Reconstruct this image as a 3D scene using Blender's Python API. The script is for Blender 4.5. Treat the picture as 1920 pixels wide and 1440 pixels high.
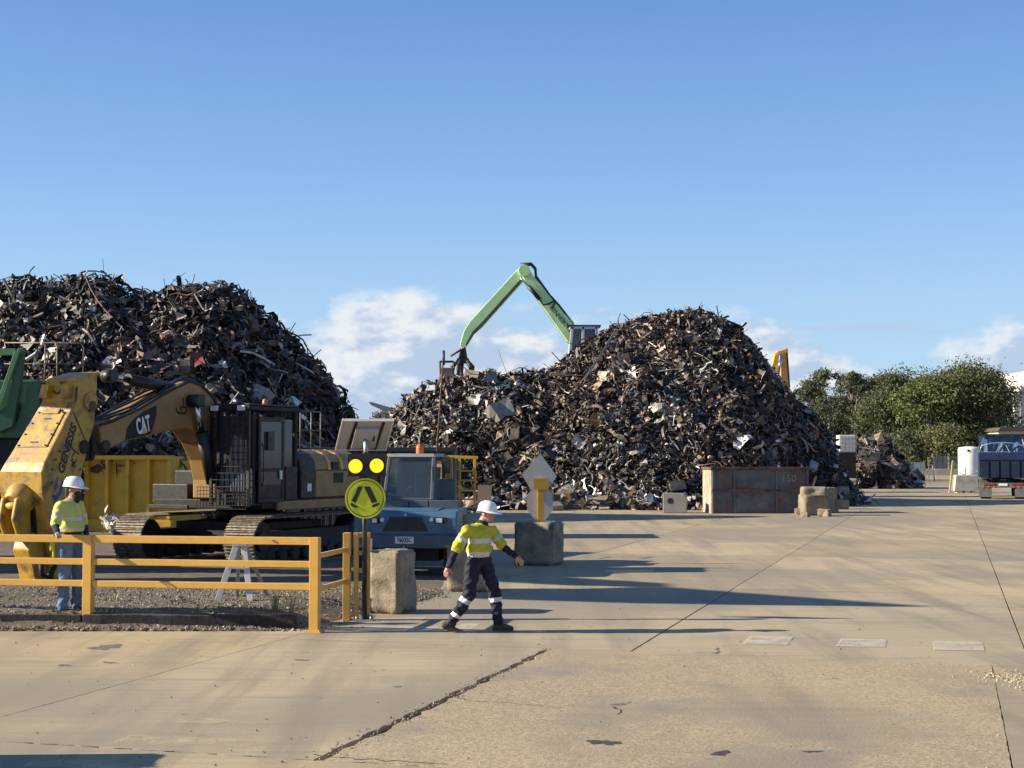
import bpy, bmesh, math, random
import numpy as np
from mathutils import Vector, Matrix, Euler
for o in list(bpy.data.objects): bpy.data.objects.remove(o)
SC = bpy.context.scene
COL = SC.collection
R = math.radians
rnd = random.Random(7)
NR = np.random.default_rng(11)

# ------------------------------------------------------------------ camera
F = 2850.0            # focal length in photograph pixels (1920 wide)
CH = 2.33             # camera height
PITCH = math.atan(135.0/F)
cam_d = bpy.data.cameras.new('camera'); cam = bpy.data.objects.new('camera', cam_d); COL.objects.link(cam)
cam.location = (0, 0, CH); cam.rotation_euler = (math.pi/2+PITCH, 0, 0)
cam_d.sensor_width = 36; cam_d.lens = F*36/1920; cam_d.clip_end = 5000; cam_d.clip_start = .1
SC.camera = cam
SUN_EL = 23.5
SUN_AZ = -93.0        # degrees from +Y towards +X : sun stands left, a little beyond the scene
# ------------------------------------------------------------------ world
W = bpy.data.worlds.new('World'); SC.world = W; W.use_nodes = True
nt = W.node_tree; nt.nodes.clear()
def N(t, k, **kw):
    n = t.nodes.new(k)
    for a, b in kw.items():
        if a == 'ins':
            for i, v in b.items():
                n.inputs[i].default_value = v
        else: setattr(n, a, b)
    return n
def L(t, a, b): t.links.new(a, b)
sky = N(nt, 'ShaderNodeTexSky', sky_type='NISHITA', sun_disc=False)
sky.sun_elevation = R(SUN_EL); sky.sun_rotation = R(SUN_AZ)
sky.altitude = 0; sky.air_density = 1.0; sky.dust_density = .25; sky.ozone_density = 2.6
tc = N(nt, 'ShaderNodeTexCoord')
sep = N(nt, 'ShaderNodeSeparateXYZ'); L(nt, tc.outputs['Generated'], sep.inputs[0])
def wmath(op, a, b=None, c=None, clamp=False):
    n = N(nt, 'ShaderNodeMath', operation=op, use_clamp=clamp)
    for i, v in enumerate((a, b, c)):
        if v is None: continue
        if isinstance(v, (int, float)): n.inputs[i].default_value = v
        else: L(nt, v, n.inputs[i])
    return n.outputs[0]
def wsmooth(x, lo, hi):
    n = N(nt, 'ShaderNodeMapRange', interpolation_type='SMOOTHSTEP')
    L(nt, x, n.inputs['Value']); n.inputs['From Min'].default_value = lo; n.inputs['From Max'].default_value = hi
    return n.outputs['Result']
az = wmath('ARCTAN2', sep.outputs['X'], sep.outputs['Y'])
el = wmath('ARCSINE', sep.outputs['Z'])
def cloudnoise(daz, delv, sx, sz, scale, det, seed, rough=.55):
    c = N(nt, 'ShaderNodeCombineXYZ')
    L(nt, wmath('MULTIPLY', wmath('ADD', az, daz), sx), c.inputs[0])
    L(nt, wmath('MULTIPLY', wmath('ADD', el, delv), sz), c.inputs[1])
    c.inputs[2].default_value = seed
    n = N(nt, 'ShaderNodeTexNoise', ins={'Scale': scale, 'Detail': det, 'Roughness': rough})
    L(nt, c.outputs[0], n.inputs['Vector'])
    return n.outputs['Fac']
CS = 3.3
def density(daz, delv):
    big = cloudnoise(daz, delv, 6, 13, 1.0, 2, CS, .45)
    fine = cloudnoise(daz, delv, 26, 48, 1.0, 8, CS+4, .56)
    return wmath('ADD', wmath('MULTIPLY', big, .68), wmath('MULTIPLY', fine, .32))
# cumulus in a low belt all round the horizon, thinning out upwards
d0 = density(0, 0); d1 = density(-.010, .010)
fall = wmath('ADD', wmath('MULTIPLY', wsmooth(el, .045, .115), .20), wmath('MULTIPLY', wsmooth(el, .095, .25), .7))
cum = wsmooth(wmath('SUBTRACT', d0, fall), .355, .47)
lit = wsmooth(wmath('SUBTRACT', d0, d1), -.035, .05)
# thin stratus streaks
st = cloudnoise(0, 0, 5, 70, 1.0, 4, CS+9)
strm = wmath('MULTIPLY', wsmooth(st, .52, .70), wmath('SUBTRACT', 1.0, wsmooth(el, .06, .14)))
ccol = N(nt, 'ShaderNodeMix', data_type='RGBA')
ccol.inputs['A'].default_value = (3.3, 4.0, 5.2, 1); ccol.inputs['B'].default_value = (5.9, 6.0, 6.15, 1)
L(nt, lit, ccol.inputs['Factor'])
m0 = N(nt, 'ShaderNodeMix', data_type='RGBA'); L(nt, wmath('MULTIPLY', strm, .55), m0.inputs['Factor'])
m0.inputs['B'].default_value = (3.2, 3.9, 5.2, 1)
m1 = N(nt, 'ShaderNodeMix', data_type='RGBA'); L(nt, wmath('MULTIPLY', cum, .9), m1.inputs['Factor'])
# clear-air blue by height above the horizon, blended with the physical sky
grad = N(nt, 'ShaderNodeValToRGB'); cr = grad.color_ramp
stops = [(0, (.43, .64, .90)), (.10, (.36, .59, .89)), (.19, (.225, .435, .82)), (.29, (.135, .295, .69)), (.64, (.085, .19, .47)), (1, (.075, .165, .40))]
while len(cr.elements) < len(stops): cr.elements.new(.5)
for e, (p_, c_) in zip(cr.elements, stops): e.position = p_; e.color = (*c_, 1)
L(nt, sep.outputs['Z'], grad.inputs['Fac'])
gsc = N(nt, 'ShaderNodeVectorMath', operation='SCALE'); gsc.inputs['Scale'].default_value = 7.2; L(nt, grad.outputs['Color'], gsc.inputs[0])
ms = N(nt, 'ShaderNodeMix', data_type='RGBA'); ms.inputs['Factor'].default_value = .74
L(nt, sky.outputs[0], ms.inputs['A']); L(nt, gsc.outputs[0], ms.inputs['B'])
L(nt, ms.outputs['Result'], m0.inputs['A'])
L(nt, m0.outputs['Result'], m1.inputs['A']); L(nt, ccol.outputs['Result'], m1.inputs['B'])
bg = N(nt, 'ShaderNodeBackground'); bg.inputs['Strength'].default_value = .075
L(nt, m1.outputs['Result'], bg.inputs['Color'])
wo = N(nt, 'ShaderNodeOutputWorld'); L(nt, bg.outputs[0], wo.inputs[0])
# ------------------------------------------------------------------ sun
sd = bpy.data.lights.new('sun', 'SUN'); sd.energy = 5.0; sd.angle = R(.53); sd.color = (1, .91, .74)
sun = bpy.data.objects.new('sun', sd); COL.objects.link(sun)
sdir = Vector((math.sin(R(SUN_AZ))*math.cos(R(SUN_EL)), math.cos(R(SUN_AZ))*math.cos(R(SUN_EL)), math.sin(R(SUN_EL))))
sun.rotation_euler = sdir.to_track_quat('Z', 'Y').to_euler()
sun.location = sdir*50+Vector((0, 30, 0))
SC.view_settings.view_transform = 'Standard'; SC.view_settings.look = 'None'
SC.view_settings.exposure = 1.0; SC.view_settings.gamma = 1; SC.view_settings.use_curve_mapping = False

# ------------------------------------------------------------------ photograph pixel -> direction -> place
_c, _s = math.cos(PITCH), math.sin(PITCH)
def ray(px, py):
    a = (px-960)/F; b = (720-py)/F
    return Vector((a, _c-b*_s, _s+b*_c))
def G(px, py, z=0.0):                     # where the pixel's ray meets a level surface
    d = ray(px, py); k = (z-CH)/d.z
    return Vector((d.x*k, d.y*k, z))
def AT(px, py, D):                        # the pixel's ray at depth D
    d = ray(px, py); k = D/d.y
    return Vector((d.x*k, D, CH+d.z*k))
class Frame:                              # a thing's own frame: x forward, y to its left, z up
    def __init__(s, x, y, t, z=0):        # t: how far the forward axis turns from 'towards the camera' to -x
        s.o = Vector((x, y, z)); s.t = R(t)
        s.h = Vector((-math.sin(s.t), -math.cos(s.t), 0)); s.l = Vector((math.cos(s.t), -math.sin(s.t), 0))
        s.rz = math.atan2(s.h.y, s.h.x)
    def onside(s, px, py, l):             # pixel ray meets the vertical plane y_local = l -> (x_local, z)
        d = ray(px, py); C = Vector((0, 0, CH))
        k = (l-(C-s.o).dot(s.l))/d.dot(s.l); p = C+d*k
        return ((p-s.o).dot(s.h), p.z-s.o.z)
    def onfront(s, px, py, f):            # pixel ray meets the vertical plane x_local = f -> (y_local, z)
        d = ray(px, py); C = Vector((0, 0, CH))
        k = (f-(C-s.o).dot(s.h))/d.dot(s.h); p = C+d*k
        return ((p-s.o).dot(s.l), p.z-s.o.z)

# ------------------------------------------------------------------ objects
def tag(o, label=None, cat=None, group=None, kind=None):
    if label: o['label'] = label
    if cat: o['category'] = cat
    if group: o['group'] = group
    if kind: o['kind'] = kind
    return o
def thing(name, label, cat, loc=(0, 0, 0), rz=0, group=None):
    o = bpy.data.objects.new(name, None); COL.objects.link(o); o.empty_display_size = .2
    o.location = loc; o.rotation_euler = (0, 0, rz)
    return tag(o, label, cat, group)
def copy_tree(o, parent=None):
    c = o.copy(); COL.objects.link(c); c.parent = parent
    for ch in o.children: copy_tree(ch, c)
    return c
class MB:
    def __init__(s): s.v = []; s.f = []; s.m = []; s.sm = []
    def add(s, v, f, m=0, xf=None, smooth=False):
        k = len(s.v)
        for p in v:
            p = Vector(p); s.v.append(tuple(xf @ p if xf is not None else p))
        for q in f: s.f.append(tuple(i+k for i in q)); s.m.append(m); s.sm.append(smooth)
        return s
    def box(s, c, d, m=0, rot=None, taper=None, xf=None):
        x, y, z = (i/2 for i in d); tx, ty = taper if taper else (1, 1)
        v = [(-x, -y, -z), (x, -y, -z), (x, y, -z), (-x, y, -z), (-x*tx, -y*ty, z), (x*tx, -y*ty, z), (x*tx, y*ty, z), (-x*tx, y*ty, z)]
        T = Matrix.Translation(c)
        if rot is not None: T = T @ Euler(rot).to_matrix().to_4x4()
        if xf is not None: T = xf @ T
        return s.add(v, [(3, 2, 1, 0), (4, 5, 6, 7), (0, 1, 5, 4), (1, 2, 6, 5), (2, 3, 7, 6), (3, 0, 4, 7)], m, T)
    def span(s, a, b, m=0):
        return s.box([(a[i]+b[i])/2 for i in range(3)], [abs(b[i]-a[i]) for i in range(3)], m)
    def bar(s, p0, p1, w, h, m=0, up=(0, 0, 1)):
        p0 = Vector(p0); p1 = Vector(p1); z = (p1-p0); ln = z.length; z.normalize(); up = Vector(up)
        if abs(z.dot(up)) > .98: up = Vector((0, 1, 0))
        x = up.cross(z).normalized(); y = z.cross(x)
        T = Matrix(((x.x, y.x, z.x, 0), (x.y, y.y, z.y, 0), (x.z, y.z, z.z, 0), (0, 0, 0, 1)))
        return s.box((0, 0, 0), (w, h, ln), m, xf=Matrix.Translation((p0+p1)/2) @ T)
    def tube(s, pts, r, n=8, m=0, cap=True):
        pts = [Vector(p) for p in pts]; rr = r if isinstance(r, (list, tuple)) else [r]*len(pts)
        k = len(s.v); prev = None
        for i, p in enumerate(pts):
            t = (pts[min(i+1, len(pts)-1)]-pts[max(i-1, 0)]).normalized()
            if prev is None:
                a = Vector((0, 0, 1)) if abs(t.z) < .9 else Vector((1, 0, 0)); x = a.cross(t).normalized()
            else: x = (prev-t*prev.dot(t)).normalized()
            prev = x; y = t.cross(x)
            for j in range(n):
                a = 2*math.pi*j/n; s.v.append(tuple(p+(x*math.cos(a)+y*math.sin(a))*rr[i]))
        for i in range(len(pts)-1):
            for j in range(n):
                s.f.append((k+i*n+j, k+i*n+(j+1) % n, k+(i+1)*n+(j+1) % n, k+(i+1)*n+j)); s.m.append(m); s.sm.append(n > 5)
        if cap:
            e = k+(len(pts)-1)*n
            s.f.append(tuple(k+j for j in reversed(range(n)))); s.m.append(m); s.sm.append(False)
            s.f.append(tuple(e+j for j in range(n))); s.m.append(m); s.sm.append(False)
        return s
    def prism(s, prof, y0, y1, m=0, xf=None, plane='xz'):
        n = len(prof)
        ar = sum(prof[i][0]*prof[(i+1) % n][1]-prof[(i+1) % n][0]*prof[i][1] for i in range(n))
        if ar < 0: prof = prof[::-1]
        y = [y0]*n if not isinstance(y0, (list, tuple)) else y0
        w = [y1]*n if not isinstance(y1, (list, tuple)) else y1
        if plane == 'xz':
            v = [(a, y[i], b) for i, (a, b) in enumerate(prof)]+[(a, w[i], b) for i, (a, b) in enumerate(prof)]
        elif plane == 'yz':
            v = [(y[i], a, b) for i, (a, b) in enumerate(prof)]+[(w[i], a, b) for i, (a, b) in enumerate(prof)]
        else:
            v = [(a, b, y[i]) for i, (a, b) in enumerate(prof)]+[(a, b, w[i]) for i, (a, b) in enumerate(prof)]
        fc = [tuple(range(n)), tuple(range(2*n-1, n-1, -1))]+[((i+1) % n, i, n+i, n+(i+1) % n) for i in range(n)]
        flip = (plane == 'xz') == (y1 < y0 if not isinstance(y0, (list, tuple)) else False)
        if flip: fc = [q[::-1] for q in fc]
        return s.add(v, fc, m, xf)
    def lathe(s, prof, n=16, m=0, xf=None, smooth=True):
        v = []; f = []
        for r, z in prof:
            for j in range(n):
                a = 2*math.pi*j/n; v.append((r*math.cos(a), r*math.sin(a), z))
        for i in range(len(prof)-1):
            for j in range(n): f.append((i*n+j, i*n+(j+1) % n, (i+1)*n+(j+1) % n, (i+1)*n+j))
        s.add(v, f, m, xf, smooth)
        if prof[0][0] > 1e-4: s.add([v[j] for j in range(n)], [tuple(reversed(range(n)))], m, xf)
        if prof[-1][0] > 1e-4: s.add([v[(len(prof)-1)*n+j] for j in range(n)], [tuple(range(n))], m, xf)
        return s
    def mesh(s, name, mats, fixn=True):
        me = bpy.data.meshes.new(name); me.from_pydata(s.v, [], s.f)
        for m in (mats if isinstance(mats, (list, tuple)) else [mats]): me.materials.append(m)
        me.polygons.foreach_set('material_index', s.m); me.polygons.foreach_set('use_smooth', s.sm)
        if fixn:
            b = bmesh.new(); b.from_mesh(me); bmesh.ops.recalc_face_normals(b, faces=b.faces); b.to_mesh(me); b.free()
        me.update(); return me
    def build(s, name, mats, parent=None, bevel=0, loc=None, seg=2, fixn=True):
        o = bpy.data.objects.new(name, s.mesh(name, mats, fixn)); COL.objects.link(o); o.parent = parent
        if loc is not None: o.location = loc
        if bevel:
            b = o.modifiers.new('bevel', 'BEVEL'); b.width = bevel; b.segments = seg; b.limit_method = 'ANGLE'; b.angle_limit = R(35)
        return o
def inst(src, parent, mat4):
    o = bpy.data.objects.new(src.name.split('.')[0], src.data); COL.objects.link(o); o.parent = parent; o.matrix_basis = mat4
    for mm in src.modifiers:
        b = o.modifiers.new('bevel', 'BEVEL'); b.width = mm.width; b.segments = mm.segments; b.limit_method = 'ANGLE'; b.angle_limit = mm.angle_limit
    return o
def basis(o, x, y):                       # matrix: text plane x right, y up, z out, at o
    x = Vector(x).normalized(); y = Vector(y); y = (y-x*y.dot(x)).normalized(); z = x.cross(y)
    return Matrix(((x.x, y.x, z.x, o[0]), (x.y, y.y, z.y, o[1]), (x.z, y.z, z.z, o[2]), (0, 0, 0, 1)))
def text(body, size, mat, parent, M4, name='lettering', bold=0, width=None, ext=.003, shear=0, space=1):
    c = bpy.data.curves.new(name, 'FONT'); c.body = body; c.size = size; c.align_x = 'CENTER'; c.align_y = 'CENTER'
    c.extrude = ext; c.offset = bold; c.resolution_u = 3; c.shear = shear; c.space_character = space
    t = bpy.data.objects.new('tmp', c); COL.objects.link(t); bpy.context.view_layer.update()
    me = bpy.data.meshes.new_from_object(t); bpy.data.objects.remove(t)
    if width:
        xs = [v.co.x for v in me.vertices]; k = width/(max(xs)-min(xs))
        for v in me.vertices: v.co.x *= k
    me.materials.clear(); me.materials.append(mat)
    o = bpy.data.objects.new(name, me); COL.objects.link(o); o.parent = parent; o.matrix_basis = M4
    return o

# ------------------------------------------------------------------ materials
def MAT(name, col, rough=.6, metal=0.0, var=.18, vs=3.0, col2=None, c2amt=(.5, .7), c2s=2.0, bump=0.0, bs=25.0, dust=None, dustamt=.35, spec=.5, emit=0, world=False, clear=0):
    m = bpy.data.materials.new(name); m.use_nodes = True; t = m.node_tree; t.nodes.clear()
    out = N(t, 'ShaderNodeOutputMaterial'); b = N(t, 'ShaderNodeBsdfPrincipled'); L(t, b.outputs[0], out.inputs[0])
    if world: co = N(t, 'ShaderNodeNewGeometry').outputs['Position']
    else: co = N(t, 'ShaderNodeTexCoord').outputs['Object']
    def noise(sc, det=5, ro=.6, off=0):
        n = N(t, 'ShaderNodeTexNoise', ins={'Scale': sc, 'Detail': det, 'Roughness': ro})
        if off:
            a = N(t, 'ShaderNodeVectorMath', operation='ADD'); L(t, co, a.inputs[0]); a.inputs[1].default_value = (off, off*1.7, -off); L(t, a.outputs[0], n.inputs['Vector'])
        else: L(t, co, n.inputs['Vector'])
        return n.outputs['Fac']
    def mp(x, a, b_, lo, hi):
        n = N(t, 'ShaderNodeMapRange'); L(t, x, n.inputs['Value'])
        for k, v in zip(('From Min', 'From Max', 'To Min', 'To Max'), (a, b_, lo, hi)): n.inputs[k].default_value = v
        return n.outputs['Result']
    def mix(f, A, B):
        n = N(t, 'ShaderNodeMix', data_type='RGBA'); L(t, f, n.inputs['Factor']) if not isinstance(f, float) else setattr(n.inputs['Factor'], 'default_value', f)
        for k, v in (('A', A), ('B', B)):
            if isinstance(v, tuple): n.inputs[k].default_value = (*v[:3], 1)
            else: L(t, v, n.inputs[k])
        return n.outputs['Result']
    lo = tuple(c*(1-var) for c in col); hi = tuple(min(1, c*(1+var)) for c in col)
    c = mix(mp(noise(vs), .3, .7, 0, 1), lo, hi)
    if col2: c = mix(mp(noise(c2s, 7, .65, 3.1), c2amt[0], c2amt[1], 0, 1), c, tuple(col2))
    if dust:
        g = N(t, 'ShaderNodeNewGeometry'); sp = N(t, 'ShaderNodeSeparateXYZ'); L(t, g.outputs['Normal'], sp.inputs[0])
        up = mp(sp.outputs['Z'], -.2, 1, .25, 1)
        f = N(t, 'ShaderNodeMath', operation='MULTIPLY'); L(t, up, f.inputs[0]); L(t, mp(noise(vs*2.3, 6, .65, 9.0), .38, .62, 0, dustamt), f.inputs[1])
        c = mix(f.outputs[0], c, tuple(dust))
    L(t, c, b.inputs['Base Color'])
    L(t, mp(noise(vs*3, 4, .6, 5.5), .3, .7, max(.02, rough-.12), min(1, rough+.12)), b.inputs['Roughness'])
    b.inputs['Metallic'].default_value = metal; b.inputs['Specular IOR Level'].default_value = spec; b.inputs['Coat Weight'].default_value = clear
    if emit:
        b.inputs['Emission Color'].default_value = (*col[:3], 1); b.inputs['Emission Strength'].default_value = emit
    if bump:
        bp = N(t, 'ShaderNodeBump', ins={'Strength': bump, 'Distance': .02}); L(t, noise(bs, 6, .65, 2.2), bp.inputs['Height']); L(t, bp.outputs[0], b.inputs['Normal'])
    return m
def ATTRMAT(name, rough=.55, metal=.25, vs=6.0, var=.35):
    m = bpy.data.materials.new(name); m.use_nodes = True; t = m.node_tree; b = t.nodes['Principled BSDF']
    a = N(t, 'ShaderNodeAttribute', attribute_name='Col'); n = N(t, 'ShaderNodeTexNoise', ins={'Scale': vs, 'Detail': 5.0, 'Roughness': .65})
    co = N(t, 'ShaderNodeTexCoord'); L(t, co.outputs['Object'], n.inputs['Vector'])
    mr = N(t, 'ShaderNodeMapRange', ins={'From Min': .3, 'From Max': .7, 'To Min': 1-var, 'To Max': 1+var}); L(t, n.outputs['Fac'], mr.inputs['Value'])
    mu = N(t, 'ShaderNodeVectorMath', operation='SCALE'); L(t, a.outputs['Color'], mu.inputs[0]); L(t, mr.outputs['Result'], mu.inputs['Scale'])
    L(t, mu.outputs[0], b.inputs['Base Color']); b.inputs['Roughness'].default_value = rough; b.inputs['Metallic'].default_value = metal
    return m
def GLASS(name, tint=(.02, .03, .035), rough=.08, alpha=.55):
    m = bpy.data.materials.new(name); m.use_nodes = True; t = m.node_tree; t.nodes.clear()
    out = N(t, 'ShaderNodeOutputMaterial'); g = N(t, 'ShaderNodeBsdfGlossy', ins={'Roughness': rough}); g.inputs['Color'].default_value = (.9, .95, 1, 1)
    tr = N(t, 'ShaderNodeBsdfTransparent'); tr.inputs['Color'].default_value = (*[.35+3*c for c in tint], 1)
    d = N(t, 'ShaderNodeBsdfDiffuse'); d.inputs['Color'].default_value = (*[c*2+.05 for c in tint], 1)
    m1 = N(t, 'ShaderNodeMixShader', ins={0: alpha}); L(t, tr.outputs[0], m1.inputs[1]); L(t, d.outputs[0], m1.inputs[2])
    fr = N(t, 'ShaderNodeFresnel', ins={'IOR': 1.5}); m2 = N(t, 'ShaderNodeMixShader'); L(t, fr.outputs[0], m2.inputs[0]); L(t, m1.outputs[0], m2.inputs[1]); L(t, g.outputs[0], m2.inputs[2])
    L(t, m2.outputs[0], out.inputs[0]); return m

DUST = (.36, .29, .2)
m_fence = MAT('safety_yellow', (.66, .36, .06), .45, var=.08, vs=5, col2=(.4, .24, .08), c2amt=(.64, .74), c2s=9, dust=(.45, .33, .18), dustamt=.3)
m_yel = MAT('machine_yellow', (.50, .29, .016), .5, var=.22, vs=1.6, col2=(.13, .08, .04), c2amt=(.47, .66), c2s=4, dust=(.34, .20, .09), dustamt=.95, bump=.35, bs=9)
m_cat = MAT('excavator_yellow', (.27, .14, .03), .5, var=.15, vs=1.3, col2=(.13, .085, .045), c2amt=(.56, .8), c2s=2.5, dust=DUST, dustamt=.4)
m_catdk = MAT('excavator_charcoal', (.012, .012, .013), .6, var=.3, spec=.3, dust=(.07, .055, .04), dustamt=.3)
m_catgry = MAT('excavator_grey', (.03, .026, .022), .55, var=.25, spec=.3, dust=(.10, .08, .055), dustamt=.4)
m_black = MAT('black_steel', (.008, .008, .009), .5, var=.3, dust=(.1, .085, .06), dustamt=.25)
m_rubber = MAT('tyre_rubber', (.02, .02, .02), .85, var=.3, vs=8, dust=(.16, .13, .1), dustamt=.5)
m_chrome = MAT('piston_rod', (.55, .55, .56), .2, 1.0, var=.05)
m_shoe = MAT('track_shoe_steel', (.11, .09, .07), .65, .3, var=.3, vs=5, dust=(.38, .31, .22), dustamt=.95, col2=(.10, .055, .03), c2amt=(.5, .7))
m_white = MAT('white_paint', (.72, .71, .68), .4, var=.06, dust=DUST, dustamt=.15)
m_galv = MAT('galvanised_steel', (.38, .38, .38), .45, .6, var=.12, vs=8)
m_alu = MAT('aluminium', (.58, .56, .52), .45, .12, var=.1, vs=7, dust=DUST, dustamt=.3)
m_glass = GLASS('window_glass')
m_glassd = GLASS('dark_window_glass', (.008, .01, .012), .05, .8)
m_conc_block = MAT('cast_concrete', (.29, .235, .16), .9, var=.25, vs=3, col2=(.13, .11, .085), c2amt=(.5, .68), c2s=3, bump=1.0, bs=22)
m_signback = MAT('sign_back_aluminium', (.48, .46, .42), .5, .15, var=.06, vs=6, col2=(.34, .32, .28), c2amt=(.58, .75), c2s=6)
m_postyel = MAT('post_yellow', (.55, .30, .02), .5, var=.1)
m_rust = MAT('rust', (.17, .085, .045), .85, .1, var=.35, vs=4, col2=(.06, .04, .03), c2amt=(.45, .65), bump=.3)
m_blue = MAT('tug_blue', (.05, .12, .20), .4, var=.08, vs=2, dust=(.3, .28, .25), dustamt=.15)
m_bluegrey = MAT('tug_grey_blue', (.055, .075, .105), .5, var=.12, vs=3, dust=(.25, .22, .18), dustamt=.25)
# ================================================================== GROUND
RY = math.atan(820/F)                      # the road runs this far to the right of the view
ru = Vector((math.sin(RY), math.cos(RY), 0)); rv = Vector((math.cos(RY), -math.sin(RY), 0))
def UV(u, v, z=0): return ru*u+rv*v+Vector((0, 0, z))
def conc_mat(name, base, agg=0.0, var=.16, grey=(.30, .245, .165)):
    m = bpy.data.materials.new(name); m.use_nodes = True; t = m.node_tree; b = t.nodes['Principled BSDF']
    pos = N(t, 'ShaderNodeNewGeometry').outputs['Position']
    def mapped(rot, sc, loc=(0, 0, 0)):
        n = N(t, 'ShaderNodeMapping'); n.inputs['Rotation'].default_value = (0, 0, rot); n.inputs['Scale'].default_value = sc; n.inputs['Location'].default_value = loc
        L(t, pos, n.inputs['Vector']); return n.outputs[0]
    def noise(v, s, d=6, r=.6):
        n = N(t, 'ShaderNodeTexNoise', ins={'Scale': s, 'Detail': d, 'Roughness': r}); L(t, v, n.inputs['Vector']); return n.outputs['Fac']
    def mp(x, a, b_, lo, hi):
        n = N(t, 'ShaderNodeMapRange'); L(t, x, n.inputs['Value'])
        for k, v in zip(('From Min', 'From Max', 'To Min', 'To Max'), (a, b_, lo, hi)): n.inputs[k].default_value = v
        return n.outputs['Result']
    def mix(f, A, B, bt='MIX'):
        n = N(t, 'ShaderNodeMix', data_type='RGBA', blend_type=bt); L(t, f, n.inputs['Factor'])
        for k, v in (('A', A), ('B', B)):
            if isinstance(v, tuple): n.inputs[k].default_value = (*v[:3], 1)
            else: L(t, v, n.inputs[k])
        return n.outputs['Result']
    oi = N(t, 'ShaderNodeObjectInfo').outputs['Random']
    lo = tuple(c*(1-var) for c in base); hi = tuple(c*(1+var) for c in base)
    c = mix(mp(noise(mapped(0, (1, 1, 1)), .55, 7, .62), .3, .7, 0, 1), lo, hi)
    c = mix(mp(oi, 0, 1, 0, .75), c, grey)
    # wheel scuffs across the slabs and along the road, and big oil-grey patches
    c = mix(mp(noise(mapped(R(4), (.35, 5.5, 1)), 1.0, 6, .7), .50, .68, 0, .55), c, (.19, .165, .135))
    c = mix(mp(noise(mapped(R(-7), (.5, 9, 1), (3, 1, 0)), 1.0, 5, .6), .56, .74, 0, .55), c, tuple(x*1.28 for x in base))
    c = mix(mp(noise(mapped(RY, (1.6, .12, 1), (8, 2, 0)), 1.0, 5, .6), .45, .66, 0, .75), c, (.21, .175, .13))
    c = mix(mp(noise(mapped(0, (1, 1, 1), (20, 0, 0)), .25, 5, .6), .50, .68, 0, .5), c, (.45, .33, .19))
    c = mix(mp(noise(mapped(0, (1, 1, 1), (5, 40, 0)), 9, 4, .7), .66, .74, 0, .55), c, (.12, .10, .085))
    c = mix(mp(noise(mapped(0, (1, 1, 1), (60, 9, 0)), .16, 5, .55), .46, .60, 0, .75), c, (.25, .21, .155))
    c = mix(mp(noise(mapped(0, (1, 1, 1), (31, 77, 0)), 1.3, 7, .7), .60, .70, 0, .5), c, (.2, .165, .125))
    if agg:
        vo = N(t, 'ShaderNodeTexVoronoi', ins={'Scale': 45.0}); L(t, pos, vo.inputs['Vector'])
        sp = N(t, 'ShaderNodeSeparateColor'); L(t, vo.outputs['Color'], sp.inputs[0])
        am = mp(noise(mapped(0, (1, 1, 1), (1, 3, 0)), .45, 4, .6), .40, .52, 0, agg)
        st = mix(mp(sp.outputs[0], 0, 1, 0, 1), tuple(x*.62 for x in base), tuple(x*1.3 for x in base))
        c = mix(am, c, st)
    L(t, c, b.inputs['Base Color']); b.inputs['Roughness'].default_value = .85; b.inputs['Specular IOR Level'].default_value = .3
    bp = N(t, 'ShaderNodeBump', ins={'Strength': .35 if not agg else .7, 'Distance': .012})
    L(t, noise(mapped(0, (1, 1, 1)), 38 if not agg else 30, 5, .7), bp.inputs['Height']); L(t, bp.outputs[0], b.inputs['Normal'])
    return m
SAND = (.43, .325, .185)
m_slab = [conc_mat('concrete_sandy', SAND), conc_mat('concrete_pale', (.46, .355, .21), grey=(.36, .295, .20)), conc_mat('concrete_aggregate', (.42, .32, .19), agg=.7)]
m_filler = MAT('joint_dirt', (.06, .048, .036), .95, var=.3, vs=6, world=True, bump=.4)
m_earth = conc_mat('dusty_yard', (.37, .29, .19), var=.2)

me = MB(); S_ = 2500
me.add([(-S_, -200, -.06), (S_, -200, -.06), (S_, S_, -.06), (-S_, S_, -.06)], [(0, 1, 2, 3)])
tag(me.build('ground', m_earth, fixn=False), kind='structure')
pav = MB(); q = [UV(-6, -24, -.045), UV(-6, 24, -.045), UV(118, 24, -.045), UV(118, -24, -.045)]
pav.add(q, [(0, 1, 2, 3)])
pave = tag(pav.build('concrete_pavement', m_filler, fixn=False), kind='structure')

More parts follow.
